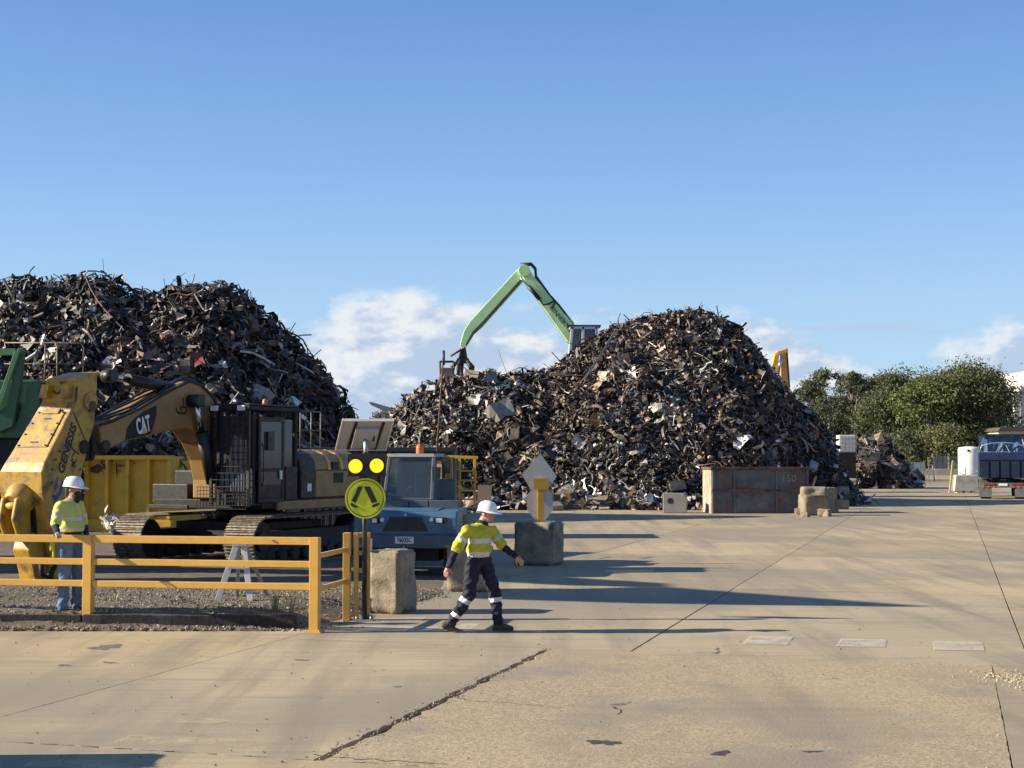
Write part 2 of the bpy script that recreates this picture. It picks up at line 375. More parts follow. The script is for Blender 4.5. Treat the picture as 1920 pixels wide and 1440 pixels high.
ROWS = [-6, 4, 10.9, 17.95, 26.8, 35.7, 43.7, 52, 61, 70, 80, 92, 105, 118]
VN = [-24, -18.7, -13.4, -8.17, -4.69, .42, 5.6, 10.8, 16, 24]; VF = [-24, -17.2, -12.7, -8.2, -3.69, .84, 5.4, 9.9, 14.5, 24]
def edge(p, q_, jit, n, rg):
    out = []
    d = q_-p; nrm = Vector((-d.y, d.x, 0)).normalized()
    for i in range(n):
        k = i/n; a = p+d*k; w = 0 if i == 0 else 1
        out.append(a+nrm*w*rg.uniform(-jit, jit))
    return out
srg = random.Random(5)
for ri in range(len(ROWS)-1):
    V = VN if ROWS[ri+1] <= 18 else VF
    for ci in range(len(V)-1):
        u0, u1, v0, v1 = ROWS[ri], ROWS[ri+1], V[ci], V[ci+1]; near = u1 < 18; g = .0055 if near else .0095
        gl = gr = g; jl = jr = .004; jb = jt = .004; gb = gt = g
        if u0 == 10.9 and v0 == -4.69: gl, jl = .05, .035; gb, jb = .02, .018
        if u0 == 10.9 and v1 == -4.69: gr, jr = .035, .025; gb, jb = .016, .016
        if u0 == 10.9: gt, jt = .02, .014
        if u0 == 17.95: gb, jb = .02, .016
        n = 46 if near else 4
        if not near: jl = jr = jb = jt = .003
        A, B, Cc, D = UV(u0+gb, v0+gl), UV(u0+gb, v1-gr), UV(u1-gt, v1-gr), UV(u1-gt, v0+gl)
        ring = edge(A, B, jb, n, srg)+edge(B, Cc, jr, n, srg)+edge(Cc, D, jt, n, srg)+edge(D, A, jl, n, srg)
        zt = srg.uniform(-.003, .003) if ri else 0
        m = len(ring); mb = MB()
        mb.add([(p.x, p.y, zt) for p in ring]+[(p.x, p.y, -.044) for p in ring], [tuple(range(m))]+[(i, m+i, m+(i+1) % m, (i+1) % m) for i in range(m)])
        mat = m_slab[srg.choice((0, 0, 1))]
        if u0 == 10.9 and v0 == -4.69: mat = m_slab[2]
        if u0 in (4, 10.9) and v1 == -4.69: mat = m_slab[1]
        mb.build('concrete_slab', mat, pave, fixn=True)

# worn paint left on the concrete
def paint_mat(name, col, keep):
    m = MAT(name, col, .8, var=.12, vs=4, world=True); t = m.node_tree; b = [n for n in t.nodes if n.type == 'BSDF_PRINCIPLED'][0]
    pos = N(t, 'ShaderNodeNewGeometry').outputs['Position']; n = N(t, 'ShaderNodeTexNoise', ins={'Scale': 2.2, 'Detail': 8.0, 'Roughness': .75}); L(t, pos, n.inputs['Vector'])
    mr = N(t, 'ShaderNodeMapRange', ins={'From Min': keep-.10, 'From Max': keep+.12, 'To Min': 0.0, 'To Max': .62}); L(t, n.outputs['Fac'], mr.inputs['Value'])
    L(t, mr.outputs['Result'], b.inputs['Alpha']); return m
m_stripe = paint_mat('worn_white_paint', (.62, .55, .43), .42); m_faint = paint_mat('faded_cream_paint', (.62, .52, .30), .52)
def sheet(name, pts, mat, z=.006):
    mb = MB(); mb.add([(p[0], p[1], z) for p in pts], [tuple(range(len(pts)))]); return mb.build(name, mat, pave)
for quad in ([(1406, 1193), (1487, 1195), (1476, 1210), (1392, 1207)], [(1577, 1198), (1662, 1200), (1660, 1214), (1566, 1213)], [(1749, 1203), (1842, 1205), (1846, 1221), (1750, 1219)],
             [(700, 1174), (830, 1175), (800, 1185), (655, 1186)], [(716, 1160), (800, 1158), (790, 1165), (690, 1167)], [(870, 1170), (900, 1170), (880, 1184), (832, 1184)]):
    sheet('crossing_stripe', [G(*p) for p in quad], m_stripe)
for quad in ([(250, 1377), (480, 1390), (470, 1402), (200, 1398)], [(340, 1345), (420, 1350), (480, 1362), (330, 1356)], [(60, 1425), (390, 1436), (380, 1446), (40, 1440)]):
    sheet('worn_paint_patch', [G(*p) for p in quad], m_faint)
# potholes and an oil stain: irregular shallow dirt-filled patches
m_hole = MAT('pothole_dirt', (.05, .042, .034), .95, var=.4, vs=20, world=True, bump=.8)
m_oil = MAT('oil_stain', (.17, .14, .115), .6, var=.2, vs=8, world=True)
def blob(name, px, py, w, h, mat, seed, z=.005):
    rg = random.Random(seed); pts = []
    for i in range(26):
        a = 2*math.pi*i/26; k = 1+.38*math.sin(2*a+seed)+.22*math.sin(5*a+seed*2)+rg.uniform(-.14, .14)
        pts.append(G(px+w*k*math.cos(a), py+h*k*math.sin(a)))
    return sheet(name, pts, mat, z)
blob('pothole', 1132, 1393, 24, 5, m_hole, 1); blob('pothole', 1352, 1413, 20, 3.5, m_hole, 4); blob('pothole', 1524, 1410, 14, 2, m_hole, 2)
blob('oil_stain', 200, 1214, 26, 4.5, m_oil, 3)
for (a, b_, w, h, s) in ((120, 1248, 14, 1.2, 5), (205, 1243, 12, 1.2, 6), (565, 1238, 12, 1.2, 7), (745, 1288, 5, 1.5, 8), (1160, 1322, 12, 1.2, 9)): blob('oil_stain', a, b_, w, h, m_oil, s, .0052)
# thin wandering crack lines in the rough slab
def crack(pts, w, seed):
    rg = random.Random(seed); P = [G(*p) for p in pts]; lft = []; rgt = []
    D = []
    for i in range(len(P)-1):
        for k in range(8): D.append(P[i].lerp(P[i+1], k/8)+Vector((rg.uniform(-.02, .02), rg.uniform(-.04, .04), 0)))
    mb = MB()
    for i in range(len(D)-1):
        d = (D[i+1]-D[i]); nn = Vector((-d.y, d.x, 0)).normalized()*w*rg.uniform(.3, 1)
        mb.add([D[i]-nn, D[i+1]-nn, D[i+1]+nn, D[i]+nn], [(0, 1, 2, 3)])
    o = mb.build('crack', m_hole, pave, fixn=False); o.location.z = .0045
crack([(845, 1302), (880, 1315), (960, 1318), (1060, 1330)], .008, 1); crack([(1145, 1322), (1188, 1317)], .009, 2); crack([(1150, 1325), (1165, 1334), (1155, 1342)], .010, 3)
crack([(1344, 1215), (1345, 1225), (1300, 1223)], .009, 5); crack([(1560, 1272), (1575, 1274)], .008, 6)
crack([(590, 1417), (680, 1424), (860, 1436)], .012, 8)

# ---------------------------------------------------------------- gravel bed behind the railing
m_gravel = MAT('gravel_dirt', (.15, .112, .072), .95, var=.35, vs=4, world=True, col2=(.10, .08, .06), c2amt=(.45, .62), c2s=1.2, bump=1.0, bs=30)
def sstep(a, b, x):
    k = np.clip((x-a)/(b-a), 0, 1); return k*k*(3-2*k)
def gz(x, y):
    x = np.asarray(x, float); y = np.asarray(y, float)
    xr = np.interp(y, [20, 21.2, 22.5, 25.5, 30, 40, 60], [-2.75, -2.5, -1.9, -.9, -.9, -1.5, -2])
    side = sstep(0, 1.2, xr-x)
    h = .175*sstep(20.62, 20.8, y)*(1-.8*sstep(23.0, 26.5, y))+.02*sstep(20.3, 20.45, y)
    return h*side*(1-.9*sstep(26, 27, y))+.02*side
gx = np.concatenate([np.arange(-40, -12, 1.0), np.arange(-12, -.6, .09)]); gy = np.concatenate([np.arange(20.28, 26, .07), np.arange(26, 60, .6)])
X, Y = np.meshgrid(gx, gy)
from mathutils import noise as mnoise
Z = gz(X, Y)
nz = np.array([[mnoise.noise((x*2.2, y*2.2, 0))*.6+mnoise.noise((x*7, y*7, 3))*.4 for x in gx] for y in gy])
edge_x = np.interp(Y, [20, 21.2, 22.5, 25.5, 30, 40, 60], [-2.75, -2.5, -1.9, -.9, -.9, -1.5, -2])
inside = sstep(-.1, .5, edge_x-X)*sstep(20.28, 20.5, Y+.05*nz)
Z = Z+nz*.04*inside*np.where(Y < 26, 1, .3)-.03*(1-inside)
vv = np.stack([X.ravel(), Y.ravel(), Z.ravel()], 1); nx = len(gx); ny = len(gy)
ii, jj = np.meshgrid(np.arange(ny-1), np.arange(nx-1), indexing='ij'); a = (ii*nx+jj).ravel()
fc = np.stack([a, a+1, a+nx+1, a+nx], 1)
gm = bpy.data.meshes.new('gravel_bed'); gm.from_pydata(vv.tolist(), [], fc.tolist()); gm.materials.append(m_gravel)
gm.polygons.foreach_set('use_smooth', [True]*len(gm.polygons))
gb = bpy.data.objects.new('gravel_bed', gm); COL.objects.link(gb); tag(gb, kind='structure')
# loose stones: nobody could count them
m_stone = ATTRMAT('stones', .9, 0, 20, .3)
def npmesh(name, V, Fq, Ccol, mats, parent=None, smooth=False, fmat=None):
    """V (n,3); Fq list of (k,4) or (k,3) arrays; Ccol (n,3)"""
    me = bpy.data.meshes.new(name)
    nl = sum(f.size for f in Fq); npoly = sum(len(f) for f in Fq)
    me.vertices.add(len(V)); me.loops.add(nl); me.polygons.add(npoly)
    me.vertices.foreach_set('co', V.astype(np.float32).ravel())
    me.loops.foreach_set('vertex_index', np.concatenate([f.ravel() for f in Fq]).astype(np.int32))
    tot = np.concatenate([np.full(len(f), f.shape[1]) for f in Fq]); st = np.concatenate([[0], np.cumsum(tot)[:-1]])
    me.polygons.foreach_set('loop_start', st.astype(np.int32)); me.polygons.foreach_set('loop_total', tot.astype(np.int32))
    me.polygons.foreach_set('use_smooth', np.full(npoly, smooth))
    for m in (mats if isinstance(mats, (list, tuple)) else [mats]): me.materials.append(m)
    if fmat is not None: me.polygons.foreach_set('material_index', np.asarray(fmat, np.int32))
    if Ccol is not None:
        at = me.color_attributes.new('Col', 'FLOAT_COLOR', 'POINT')
        at.data.foreach_set('color', np.concatenate([Ccol, np.ones((len(V), 1))], 1).astype(np.float32).ravel())
    me.update(calc_edges=True); me.validate()
    o = bpy.data.objects.new(name, me); COL.objects.link(o); o.parent = parent; return o
def rotmats(n, rg):
    q = rg.normal(size=(n, 4)); q /= np.linalg.norm(q, axis=1)[:, None]; w, x, y, z = q.T
    return np.stack([1-2*(y*y+z*z), 2*(x*y-z*w), 2*(x*z+y*w), 2*(x*y+z*w), 1-2*(x*x+z*z), 2*(y*z-x*w), 2*(x*z-y*w), 2*(y*z+x*w), 1-2*(x*x+y*y)], 1).reshape(n, 3, 3)
OCT = np.array([(1, 0, 0), (-1, 0, 0), (0, 1, 0), (0, -1, 0), (0, 0, 1), (0, 0, -1)], float)
OCF = np.array([(0, 2, 4), (2, 1, 4), (1, 3, 4), (3, 0, 4), (2, 0, 5), (1, 2, 5), (3, 1, 5), (0, 3, 5)])
def stones(name, P, S, base, seed):
    rg = np.random.default_rng(seed); n = len(P)
    V = OCT[None]*(1+.35*rg.uniform(-1, 1, (n, 6, 1)))*(S[:, None, None]*np.array([1, .8, .6]))
    V = np.einsum('nij,nkj->nki', rotmats(n, rg), V)+P[:, None]
    C = np.asarray(base)[None]*rg.uniform(.45, 1.6, (n, 1)); C = np.repeat(C[:, None], 6, 1)
    Fq = (OCF[None]+6*np.arange(n)[:, None, None]).reshape(-1, 3)
    return tag(npmesh(name, V.reshape(-1, 3), [Fq], C.reshape(-1, 3), m_stone), kind='stuff')
rg = np.random.default_rng(3)
P = np.stack([rg.uniform(-9.5, -1, 9000), 20.35+rg.uniform(0, 1, 9000)**1.4*7, np.zeros(9000)], 1)
ex = np.interp(P[:, 1], [20, 21.2, 22.5, 25.5, 30], [-2.75, -2.5, -1.9, -.9, -.9]); P = P[P[:, 0] < ex-rg.normal(0, .18, len(P))]
P[:, 2] = gz(P[:, 0], P[:, 1])
tag(stones('loose_gravel', P, rg.uniform(.008, .034, len(P)), (.22, .18, .125), 1), 'loose gravel covering the raised bed behind the yellow railing', 'gravel')
c = G(1885, 1275); P = np.stack([rg.normal(c.x+.12, .17, 420), rg.normal(c.y, .30, 420), np.full(420, .004)], 1)
tag(stones('spalled_gravel', P, rg.uniform(.004, .02, 420), (.33, .27, .18), 2), 'broken concrete crumbs in the corner of the slab by the crossing stripes', 'gravel')
P = np.stack([rg.uniform(-8, 9, 900), 10+rg.uniform(0, 1, 900)**1.6*26, np.full(900, .004)], 1)
cr = np.array([[*UV(u, -4.69+rg.normal(0, .07))] for u in rg.uniform(10.9, 17.9, 400)]); cr[:, 2] = .003
P = np.concatenate([P, cr])
tag(stones('loose_grit', P, rg.uniform(.004, .016, len(P)), (.24, .2, .15), 3), 'scattered grit lying on the sandy concrete slabs', 'grit')
# ================================================================== SCRAP PILES
m_scrap = ATTRMAT('scrap_metal', .55, .12, 5, .45)
m_core = MAT('pile_core', (.008, .007, .006), .95, var=.4, vs=2)
PAL = [((.020, .017, .015), 32), ((.048, .040, .032), 22), ((.085, .055, .036), 20), ((.14, .075, .038), 9), ((.17, .15, .13), 10), ((.33, .30, .26), 7.5), ((.64, .61, .56), 5),
       ((.30, .235, .155), 5), ((.04, .08, .16), 1.0), ((.05, .11, .07), .4), ((.25, .04, .03), .3), ((.03, .03, .035), 5)]
PALC = np.array([p[0] for p in PAL]); PALW = np.array([p[1] for p in PAL], float); PALW /= PALW.sum()
def grid_faces(a, b):
    return np.array([(i*b+j, i*b+j+1, (i+1)*b+j+1, (i+1)*b+j) for i in range(a-1) for j in range(b-1)])
def tpl_sheet(na, nb):
    u, v = np.meshgrid(np.linspace(-.5, .5, na), np.linspace(-.5, .5, nb), indexing='ij')
    return np.stack([u.ravel(), v.ravel(), np.zeros(na*nb)], 1), grid_faces(na, nb)
def tpl_rod(ns, k=4):
    V = []; Fc = []
    for i in range(ns):
        for j in range(k):
            a = 2*math.pi*j/k+.4; V.append((i/(ns-1)-.5, .5*math.cos(a), .5*math.sin(a)))
    for i in range(ns-1):
        for j in range(k): Fc.append((i*k+j, i*k+(j+1) % k, (i+1)*k+(j+1) % k, (i+1)*k+j))
    return np.array(V), np.array(Fc)
def tpl_box():
    V = np.array([(x, y, z) for x in (-.5, .5) for y in (-.5, .5) for z in (-.5, .5)], float)
    return V, np.array([(0, 1, 3, 2), (4, 6, 7, 5), (0, 4, 5, 1), (2, 3, 7, 6), (0, 2, 6, 4), (1, 5, 7, 3)])
def tpl_angle(ns=4):
    V = []; Fc = []
    for i in range(ns):
        x = i/(ns-1)-.5; V += [(x, -.5, 0), (x, 0, .5), (x, .5, 0)]
    for i in range(ns-1):
        for j in range(2): Fc.append((i*3+j, i*3+j+1, (i+1)*3+j+1, (i+1)*3+j))
    return np.array(V), np.array(Fc)
def tpl_ring(n=10, k=4):
    V = []; Fc = []
    for i in range(n):
        a = 2*math.pi*i/n
        for j in range(k):
            b = 2*math.pi*j/k; r = .42+.08*math.cos(b); V.append((r*math.cos(a), r*math.sin(a), .08*math.sin(b)))
    for i in range(n):
        for j in range(k): Fc.append((i*k+j, i*k+(j+1) % k, ((i+1) % n)*k+(j+1) % k, ((i+1) % n)*k+j))
    return np.array(V), np.array(Fc)
TPL = {'sheet': tpl_sheet(4, 3), 'strip': tpl_sheet(7, 2), 'rod': tpl_rod(6), 'box': tpl_box(), 'angle': tpl_angle(), 'ring': tpl_ring()}
def pieces(kind, P, nrm, size, rg, out, cols=None, tang=.6, spread=.48):
    """n crumpled pieces of one kind at P, lying roughly along the pile's surface (normal nrm)"""
    V0, F0 = TPL[kind]; n = len(P)
    if n == 0: return None
    lx = size*np.clip(np.exp(rg.normal(-.08, spread, n)), .35, 2.3)
    if kind == 'sheet': S = np.stack([lx, lx*rg.uniform(.35, .9, n), lx], 1)
    elif kind == 'strip': S = np.stack([lx*1.7, lx*rg.uniform(.12, .3, n), lx], 1)
    elif kind == 'rod': w = rg.uniform(.018, .07, n); S = np.stack([lx*2.0, w, w], 1)
    elif kind == 'box': S = np.stack([lx*.8, lx*rg.uniform(.3, .7, n), lx*rg.uniform(.25, .6, n)], 1)
    elif kind == 'angle': w = rg.uniform(.08, .2, n); S = np.stack([lx*1.8, w, w], 1)
    else: S = np.stack([lx*.9]*3, 1)
    V = V0[None]*S[:, None]
    x = V0[None, :, 0]; y = V0[None, :, 1]
    b1 = rg.normal(0, .38, (n, 1))*S[:, :1]; b2 = rg.normal(0, .25, (n, 1))*S[:, :1]; ph = rg.uniform(0, 6.28, (n, 1)); fr = rg.uniform(2, 7, (n, 1))
    if kind in ('sheet', 'strip', 'rod', 'angle'):
        V[:, :, 2] += b1*(x*x*2-.3)+.09*S[:, :1]*np.sin(x*fr+ph)
        V[:, :, 1] += b2*(x*x*1.6)*(1 if kind != 'sheet' else .3)
    if kind == 'sheet': V[:, :, 2] += rg.normal(0, .35, (n, 1))*S[:, :1]*x*y+rg.normal(0, .2, (n, 1))*S[:, :1]*np.abs(y)
    if kind in ('sheet', 'strip', 'box'): V += rg.normal(0, .055, V.shape)*S[:, :1, None]
    if kind == 'ring': V[:, :, 2] += rg.normal(0, .25, (n, 1))*S[:, :1]*x*x; V[:, :, 1] *= rg.uniform(.5, 1, (n, 1))
    Rm = rotmats(n, rg)
    # lean the piece's own normal (z) towards the surface normal for a part of them
    zc = Rm[:, :, 2]; zt = zc*(1-tang)+nrm*tang*1.2; zt /= np.linalg.norm(zt, axis=1)[:, None]
    xt = Rm[:, :, 0]-zt*np.sum(Rm[:, :, 0]*zt, 1)[:, None]; xt /= np.linalg.norm(xt, axis=1)[:, None]; yt = np.cross(zt, xt)
    Rm = np.stack([xt, yt, zt], 2)
    V = np.einsum('nij,nkj->nki', Rm, V)+P[:, None]
    if cols is None: cols = PALC[rg.choice(len(PALC), n, p=PALW)]*rg.uniform(.6, 1.5, (n, 1))
    out.append((V.reshape(-1, 3), F0, n, np.repeat(cols, len(V0), 0)))
    return V, F0, cols
def flush(name, out, mat, parent=None):
    Vs = []; Fs = []; Cs = []; k = 0
    for V, F0, n, Cc in out:
        m = len(V)//n; Vs.append(V); Cs.append(Cc); Fs.append((F0[None]+(np.arange(n)*m)[:, None, None]+k).reshape(-1, 4)); k += len(V)
    return npmesh(name, np.concatenate(Vs), Fs, np.concatenate(Cs), mat, parent)
class Mound:
    def __init__(s, sil, Yc, half, xs_extra=(), seed=0, rough=.8, top=1.0):
        pts = sorted([(AT(px, py, Yc).x, AT(px, py, Yc).z-.28) for px, py in sil]+list(xs_extra)); s.x = np.array([p[0] for p in pts]); s.z = np.array([p[1] for p in pts])
        s.Yc = Yc; s.half = half; s.seed = seed; s.rough = rough
    def ridge(s, x): return np.interp(x, s.x, s.z, left=0, right=0)
    def h(s, x, y):
        zr = s.ridge(x); half = np.maximum(1.2, s.half*(.35+.65*np.clip(zr/s.z.max(), 0, 1)))
        d = np.abs(y-s.Yc)/half
        prof = np.where(d < 1, 1-d**1.25, -(d-1)*1.5)
        lump = .9*np.sin(x*.55+2.1*s.seed+np.sin(y*.5))*np.sin(y*.45+s.seed)+.5*np.sin(x*.9+s.seed+np.sin(y*.6))*np.cos(y*.8+1.3*s.seed)+.35*np.sin(x*2.1+y*1.7+s.seed)+.25*np.sin(x*3.3-y*2.9+2*s.seed)
        env = np.clip(d*2.2, 0, 1)*np.clip(1.3-d, 0, 1)*np.clip(zr/3, 0, 1)
        return zr*prof+lump*s.rough*env
    def grid(s, step):
        xs = np.arange(s.x.min(), s.x.max()+step, step); ys = np.arange(s.Yc-s.half*1.05, s.Yc+s.half*1.05, step)
        return xs, ys
def pile(name, label, mound, count, size, seed, big=150, hero=None, ylim=None, cat='scrap pile', pal_w=None):
    rg = np.random.default_rng(seed); xs, ys = mound.grid(.5); Xg, Yg = np.meshgrid(xs, ys); Zg = mound.h(Xg, Yg)-.35
    Zg = np.maximum(Zg, -.3)
    root = thing(name, label, cat, (float(mound.x.mean()), mound.Yc, 0)); off = np.array([mound.x.mean(), mound.Yc, 0])
    nx_, ny_ = len(xs), len(ys); i2, j2 = np.meshgrid(np.arange(ny_-1), np.arange(nx_-1), indexing='ij'); a2 = (i2*nx_+j2).ravel()
    Fq = np.stack([a2, a2+1, a2+nx_+1, a2+nx_], 1); Vg = np.stack([Xg.ravel(), Yg.ravel(), Zg.ravel()], 1)-off
    npmesh('mound_core', Vg, [Fq], None, m_core, root, True)
    def sample(n, front=.74):
        P = np.zeros((0, 3)); NN = np.zeros((0, 3))
        while len(P) < n:
            x = rg.uniform(mound.x.min(), mound.x.max(), n*2); y = np.where(rg.random(n*2) < front, mound.Yc+rg.uniform(-1.02, .12, n*2)*mound.half, mound.Yc+rg.uniform(-.1, 1, n*2)*mound.half)
            z = mound.h(x, y); e = .15
            gxn = (mound.h(x+e, y)-mound.h(x-e, y))/(2*e); gyn = (mound.h(x, y+e)-mound.h(x, y-e))/(2*e)
            nr = np.stack([-gxn, -gyn, np.ones_like(x)], 1); ln = np.linalg.norm(nr, axis=1); nr /= ln[:, None]
            ok = (z > -.05) & (rg.random(n*2) < np.clip(ln/3, .3, 1))
            P = np.concatenate([P, np.stack([x, y, np.maximum(z, .05)], 1)[ok]]); NN = np.concatenate([NN, nr[ok]])
        return P[:n], NN[:n]
    out = []
    for kind, share, sz in (('sheet', .25, .9), ('strip', .28, 1.0), ('rod', .26, 1.1), ('box', .06, .6), ('angle', .12, .9), ('ring', .03, .8)):
        n = int(count*share); P, NN = sample(n); P = P-off+NN*rg.uniform(-.5, .26, (n, 1))
        P[:, 2] = np.maximum(P[:, 2], .06)
        cols = PALC[rg.choice(len(PALC), n, p=PALW)]*rg.uniform(.5, 1.35, (n, 1))
        # loads tipped in zones: browner and darker batches across the heap
        zx = np.sin(P[:, 0]*.42+P[:, 2]*.7+seed)*np.cos(P[:, 0]*.23-P[:, 2]*.5+P[:, 1]*.3); zy = np.sin(P[:, 0]*.55-P[:, 2]*.6+2*seed)+(.45 if seed == 22 else .1)
        cols = cols*(1-.45*np.clip(zx, 0, 1))[:, None]; rb = np.clip(zy, 0, 1)[:, None]; lum = cols.mean(1, keepdims=True); cols = cols*(1-.65*rb)+lum*np.array([[1.35, .85, .58]])*.65*rb
        pieces(kind, P, NN, size*sz, rg, out, cols)
    # rods and wires sticking out of the crest
    n = 160; x = rg.uniform(mound.x.min()*.9, mound.x.max()*.95, n); y = mound.Yc+rg.normal(0, .8, n)
    P = np.stack([x, y, mound.h(x, y)+.05], 1)-off; pieces('rod', P, np.tile([0, 0, 1.], (n, 1)), .55, rg, out, np.tile([.02, .018, .017], (n, 1)), .1)
    tag(flush('scrap_mass', out, m_scrap, root), kind='stuff')
    # the largest pieces, one by one
    for kind, nm, n, sz in (('sheet', 'sheet_offcut', int(big*.42), 1.0), ('strip', 'metal_strip', int(big*.2), 1.0), ('box', 'crushed_casing', int(big*.16), .85), ('angle', 'angle_iron', int(big*.12), 1.1), ('rod', 'bent_pipe', int(big*.1), 1.0), ('angle', 'steel_section', int(big*.06), 2.3), ('rod', 'long_pipe', int(big*.07), 2.4)):
        P, NN = sample(n, 1.0); P = P-off+NN*rg.uniform(.05, .3, (n, 1)); P[:, 2] = np.maximum(P[:, 2], .12)
        cols = PALC[rg.choice(len(PALC), n, p=PALB)]*rg.uniform(.7, 1.3, (n, 1))
        V, F0, cc = pieces(kind, P, NN, size*2.0*sz, rg, [], cols, .75, .42)
        for i in range(n):
            cen = V[i].mean(0); o = npmesh(nm, V[i]-cen, [F0], np.tile(cols[i], (len(V[i]), 1)), m_scrap, root); o.location = cen
    return root
PALB = np.array([12, 14, 14, 8, 14, 12, 8, 8, 1.5, .8, .5, 5], float); PALB /= PALB.sum()
silL = [(0, 520), (60, 512), (110, 520), (160, 508), (210, 512), (240, 535), (300, 545), (340, 530), (410, 524), (450, 540), (490, 575), (520, 605), (560, 640), (590, 668), (620, 705), (645, 748), (665, 775), (690, 790), (712, 830), (725, 870)]
mdL = Mound(silL, 57.5, 8.8, [(-27, 10.0), (-31, 8), (-36, 4), (-40, 0)], 1.0)
pile('scrap_heap', 'tall heap of dark mixed scrap metal rising behind the yellow excavator', mdL, 34000, .33, 21, 230)
silR = [(715, 800), (735, 775), (760, 745), (800, 715), (850, 703), (900, 706), (960, 697), (1030, 690), (1060, 668), (1100, 640), (1140, 612), (1190, 594), (1250, 582), (1300, 579), (1340, 586), (1375, 606), (1400, 637), (1425, 667), (1450, 702), (1480, 737), (1520, 768), (1545, 802), (1560, 850), (1580, 893), (1600, 912)]
mdR = Mound(silR, 77, 9.3, [(-7.4, 2), (-8.2, 0)], 2.3)
pile('scrap_heap', 'cone shaped scrap heap with a lower shoulder, behind the rusty bin', mdR, 40000, .30, 22, 230)
silF = [(1560, 862), (1585, 845), (1610, 828), (1640, 816), (1660, 820), (1678, 838), (1690, 862), (1705, 880), (1720, 893)]
mdF = Mound(silF, 112, 4.0, [], 3.1, .25)
pile('scrap_heap', 'small loose scrap heap beside the road under the trees', mdF, 1800, .5, 23, 24)
# ================================================================== NEAR THINGS
def xD(px, D): return (px-960)/F*D/1.0*1.0   # lateral place of a pixel column at depth D (centre rows)
# ---- railing along the crossing
def rail_bar(name, p0, p1, w, h, parent, mat=None, bev=.006):
    return MB().bar(p0, p1, w, h).build(name, mat or m_fence, parent, bev)
pA = G(165, 1177); pB = G(590, 1186); dirR = (pB-pA).normalized(); spacing = (pB-pA).length
rt = thing('safety_railing', 'yellow square tube railing with three rails, beside the standing worker', 'railing', pA)
def postbox(parent, p, hgt, w=.125, plate=True):
    ang = math.atan2(dirR.y, dirR.x)
    o = MB().box((0, 0, hgt/2), (w, w, hgt)).build('post', m_fence, parent, .006); o.location = p; o.rotation_euler = (0, 0, ang)
    if plate:
        b = MB().box((0, 0, .012), (w*1.7, w*1.7, .018))
        for sx in (-1, 1):
            for sy in (-1, 1): b.tube([(sx*w*.68, sy*w*.68, .018), (sx*w*.68, sy*w*.68, .045)], .011, 6)
        q = b.build('base_plate', m_fence, o)
HT = 1.255
for k in (-2, -1, 0, 1): postbox(rt, dirR*spacing*k, HT-.001*(k == 1))
for zc, hh in ((HT-.052, .10), (HT-.36, .085), (HT-.655, .085)):
    for k in (-2, -1, 0):
        top = zc > 1.1
        a = dirR*(spacing*k+(.064 if k > -3 else 0)); b = dirR*(spacing*(k+1)-.064)
        rail_bar('rail', a+Vector((0, 0, zc)), b+Vector((0, 0, zc)), hh, .085, rt) if False else MB().bar(a+Vector((0, 0, zc)), b+Vector((0, 0, zc)), .085, hh).build('rail', m_fence, rt, .006)
# bolt heads on the top rail
for k in (.28,):
    MB().tube([dirR*spacing*.82+Vector((0, -.045, HT-.05)), dirR*spacing*.82+Vector((0, -.06, HT-.05))], .016, 8).build('bolt', m_galv, rt)
# ---- the return of the railing beside the sign: two short rails, a flat post and a small gate frame
r2p = G(650, 1163); r2 = thing('railing_gate', 'short yellow railing return with flat post and small frame beside the sign pole', 'railing', r2p)
e0 = pB-r2p; n0 = (Vector((0, 0, 0))-e0).normalized()
for z in (1.0, .56):
    a = e0+n0*.07; b = -n0*.05
    MB().bar((a.x, a.y, z), (b.x, b.y, z), .05, .065).build('rail', m_fence, r2, .005)
MB().box((0, 0, .62), (.10, .16, 1.24)).build('post', m_fence, r2, .006)
MB().box((.055, -.03, .80), (.012, .05, .22)).build('hinge', m_rust, r2)
fx = .19
gf = MB()
gf.box((fx-.06, .0, .96), (.07, .07, .56)); gf.box((fx+.11, .05, .62), (.055, .06, 1.24))
gf.box((fx+.025, .025, 1.205), (.20, .07, .07)); gf.box((fx+.025, .025, .70), (.20, .07, .07)); gf.box((fx+.02, .025, .95), (.1, .05, .06))
gf.box((fx-.06, .0, .34), (.06, .07, .68)).build('gate_frame', m_fence, r2, .005)
# ---- black kerb beam that holds the gravel bed
m_beam = MAT('tarred_timber', (.018, .016, .015), .8, var=.3, vs=6, dust=(.16, .13, .10), dustamt=.55, bump=.5, bs=18)
def beam(px0, px1, y, lab, hgt, yaw=0):
    x0 = xD(px0, y); x1 = xD(px1, y); mb = MB(); n = 12; rgb = random.Random(int(px1)); prof = []
    V = []; Fc = []
    for i in range(n+1):
        x = (x1-x0)*(i/n-.5); j = [rgb.uniform(-.008, .008) for _ in range(4)]
        V += [(x, -.10+j[0], 0), (x, .10+j[1], 0), (x, .095+j[1], hgt+j[2]), (x, -.095+j[0], hgt+j[3])]
    for i in range(n):
        for k in range(4): Fc.append((i*4+k, i*4+(k+1) % 4, (i+1)*4+(k+1) % 4, (i+1)*4+k))
    Fc += [(0, 1, 2, 3), (n*4+3, n*4+2, n*4+1, n*4)]
    mb.add(V, Fc); o = mb.build('kerb_beam', m_beam, None, .012); o.location = ((x0+x1)/2, y, 0); o.rotation_euler = (0, 0, R(yaw)); return tag(o, lab, 'beam')
beam(-420, 160, 20.78, 'black timber kerb beam at the feet of the standing worker', .19)
beam(163, 558, 20.74, 'black timber kerb beam below the ladder, between the two railing posts', .19, -.6)
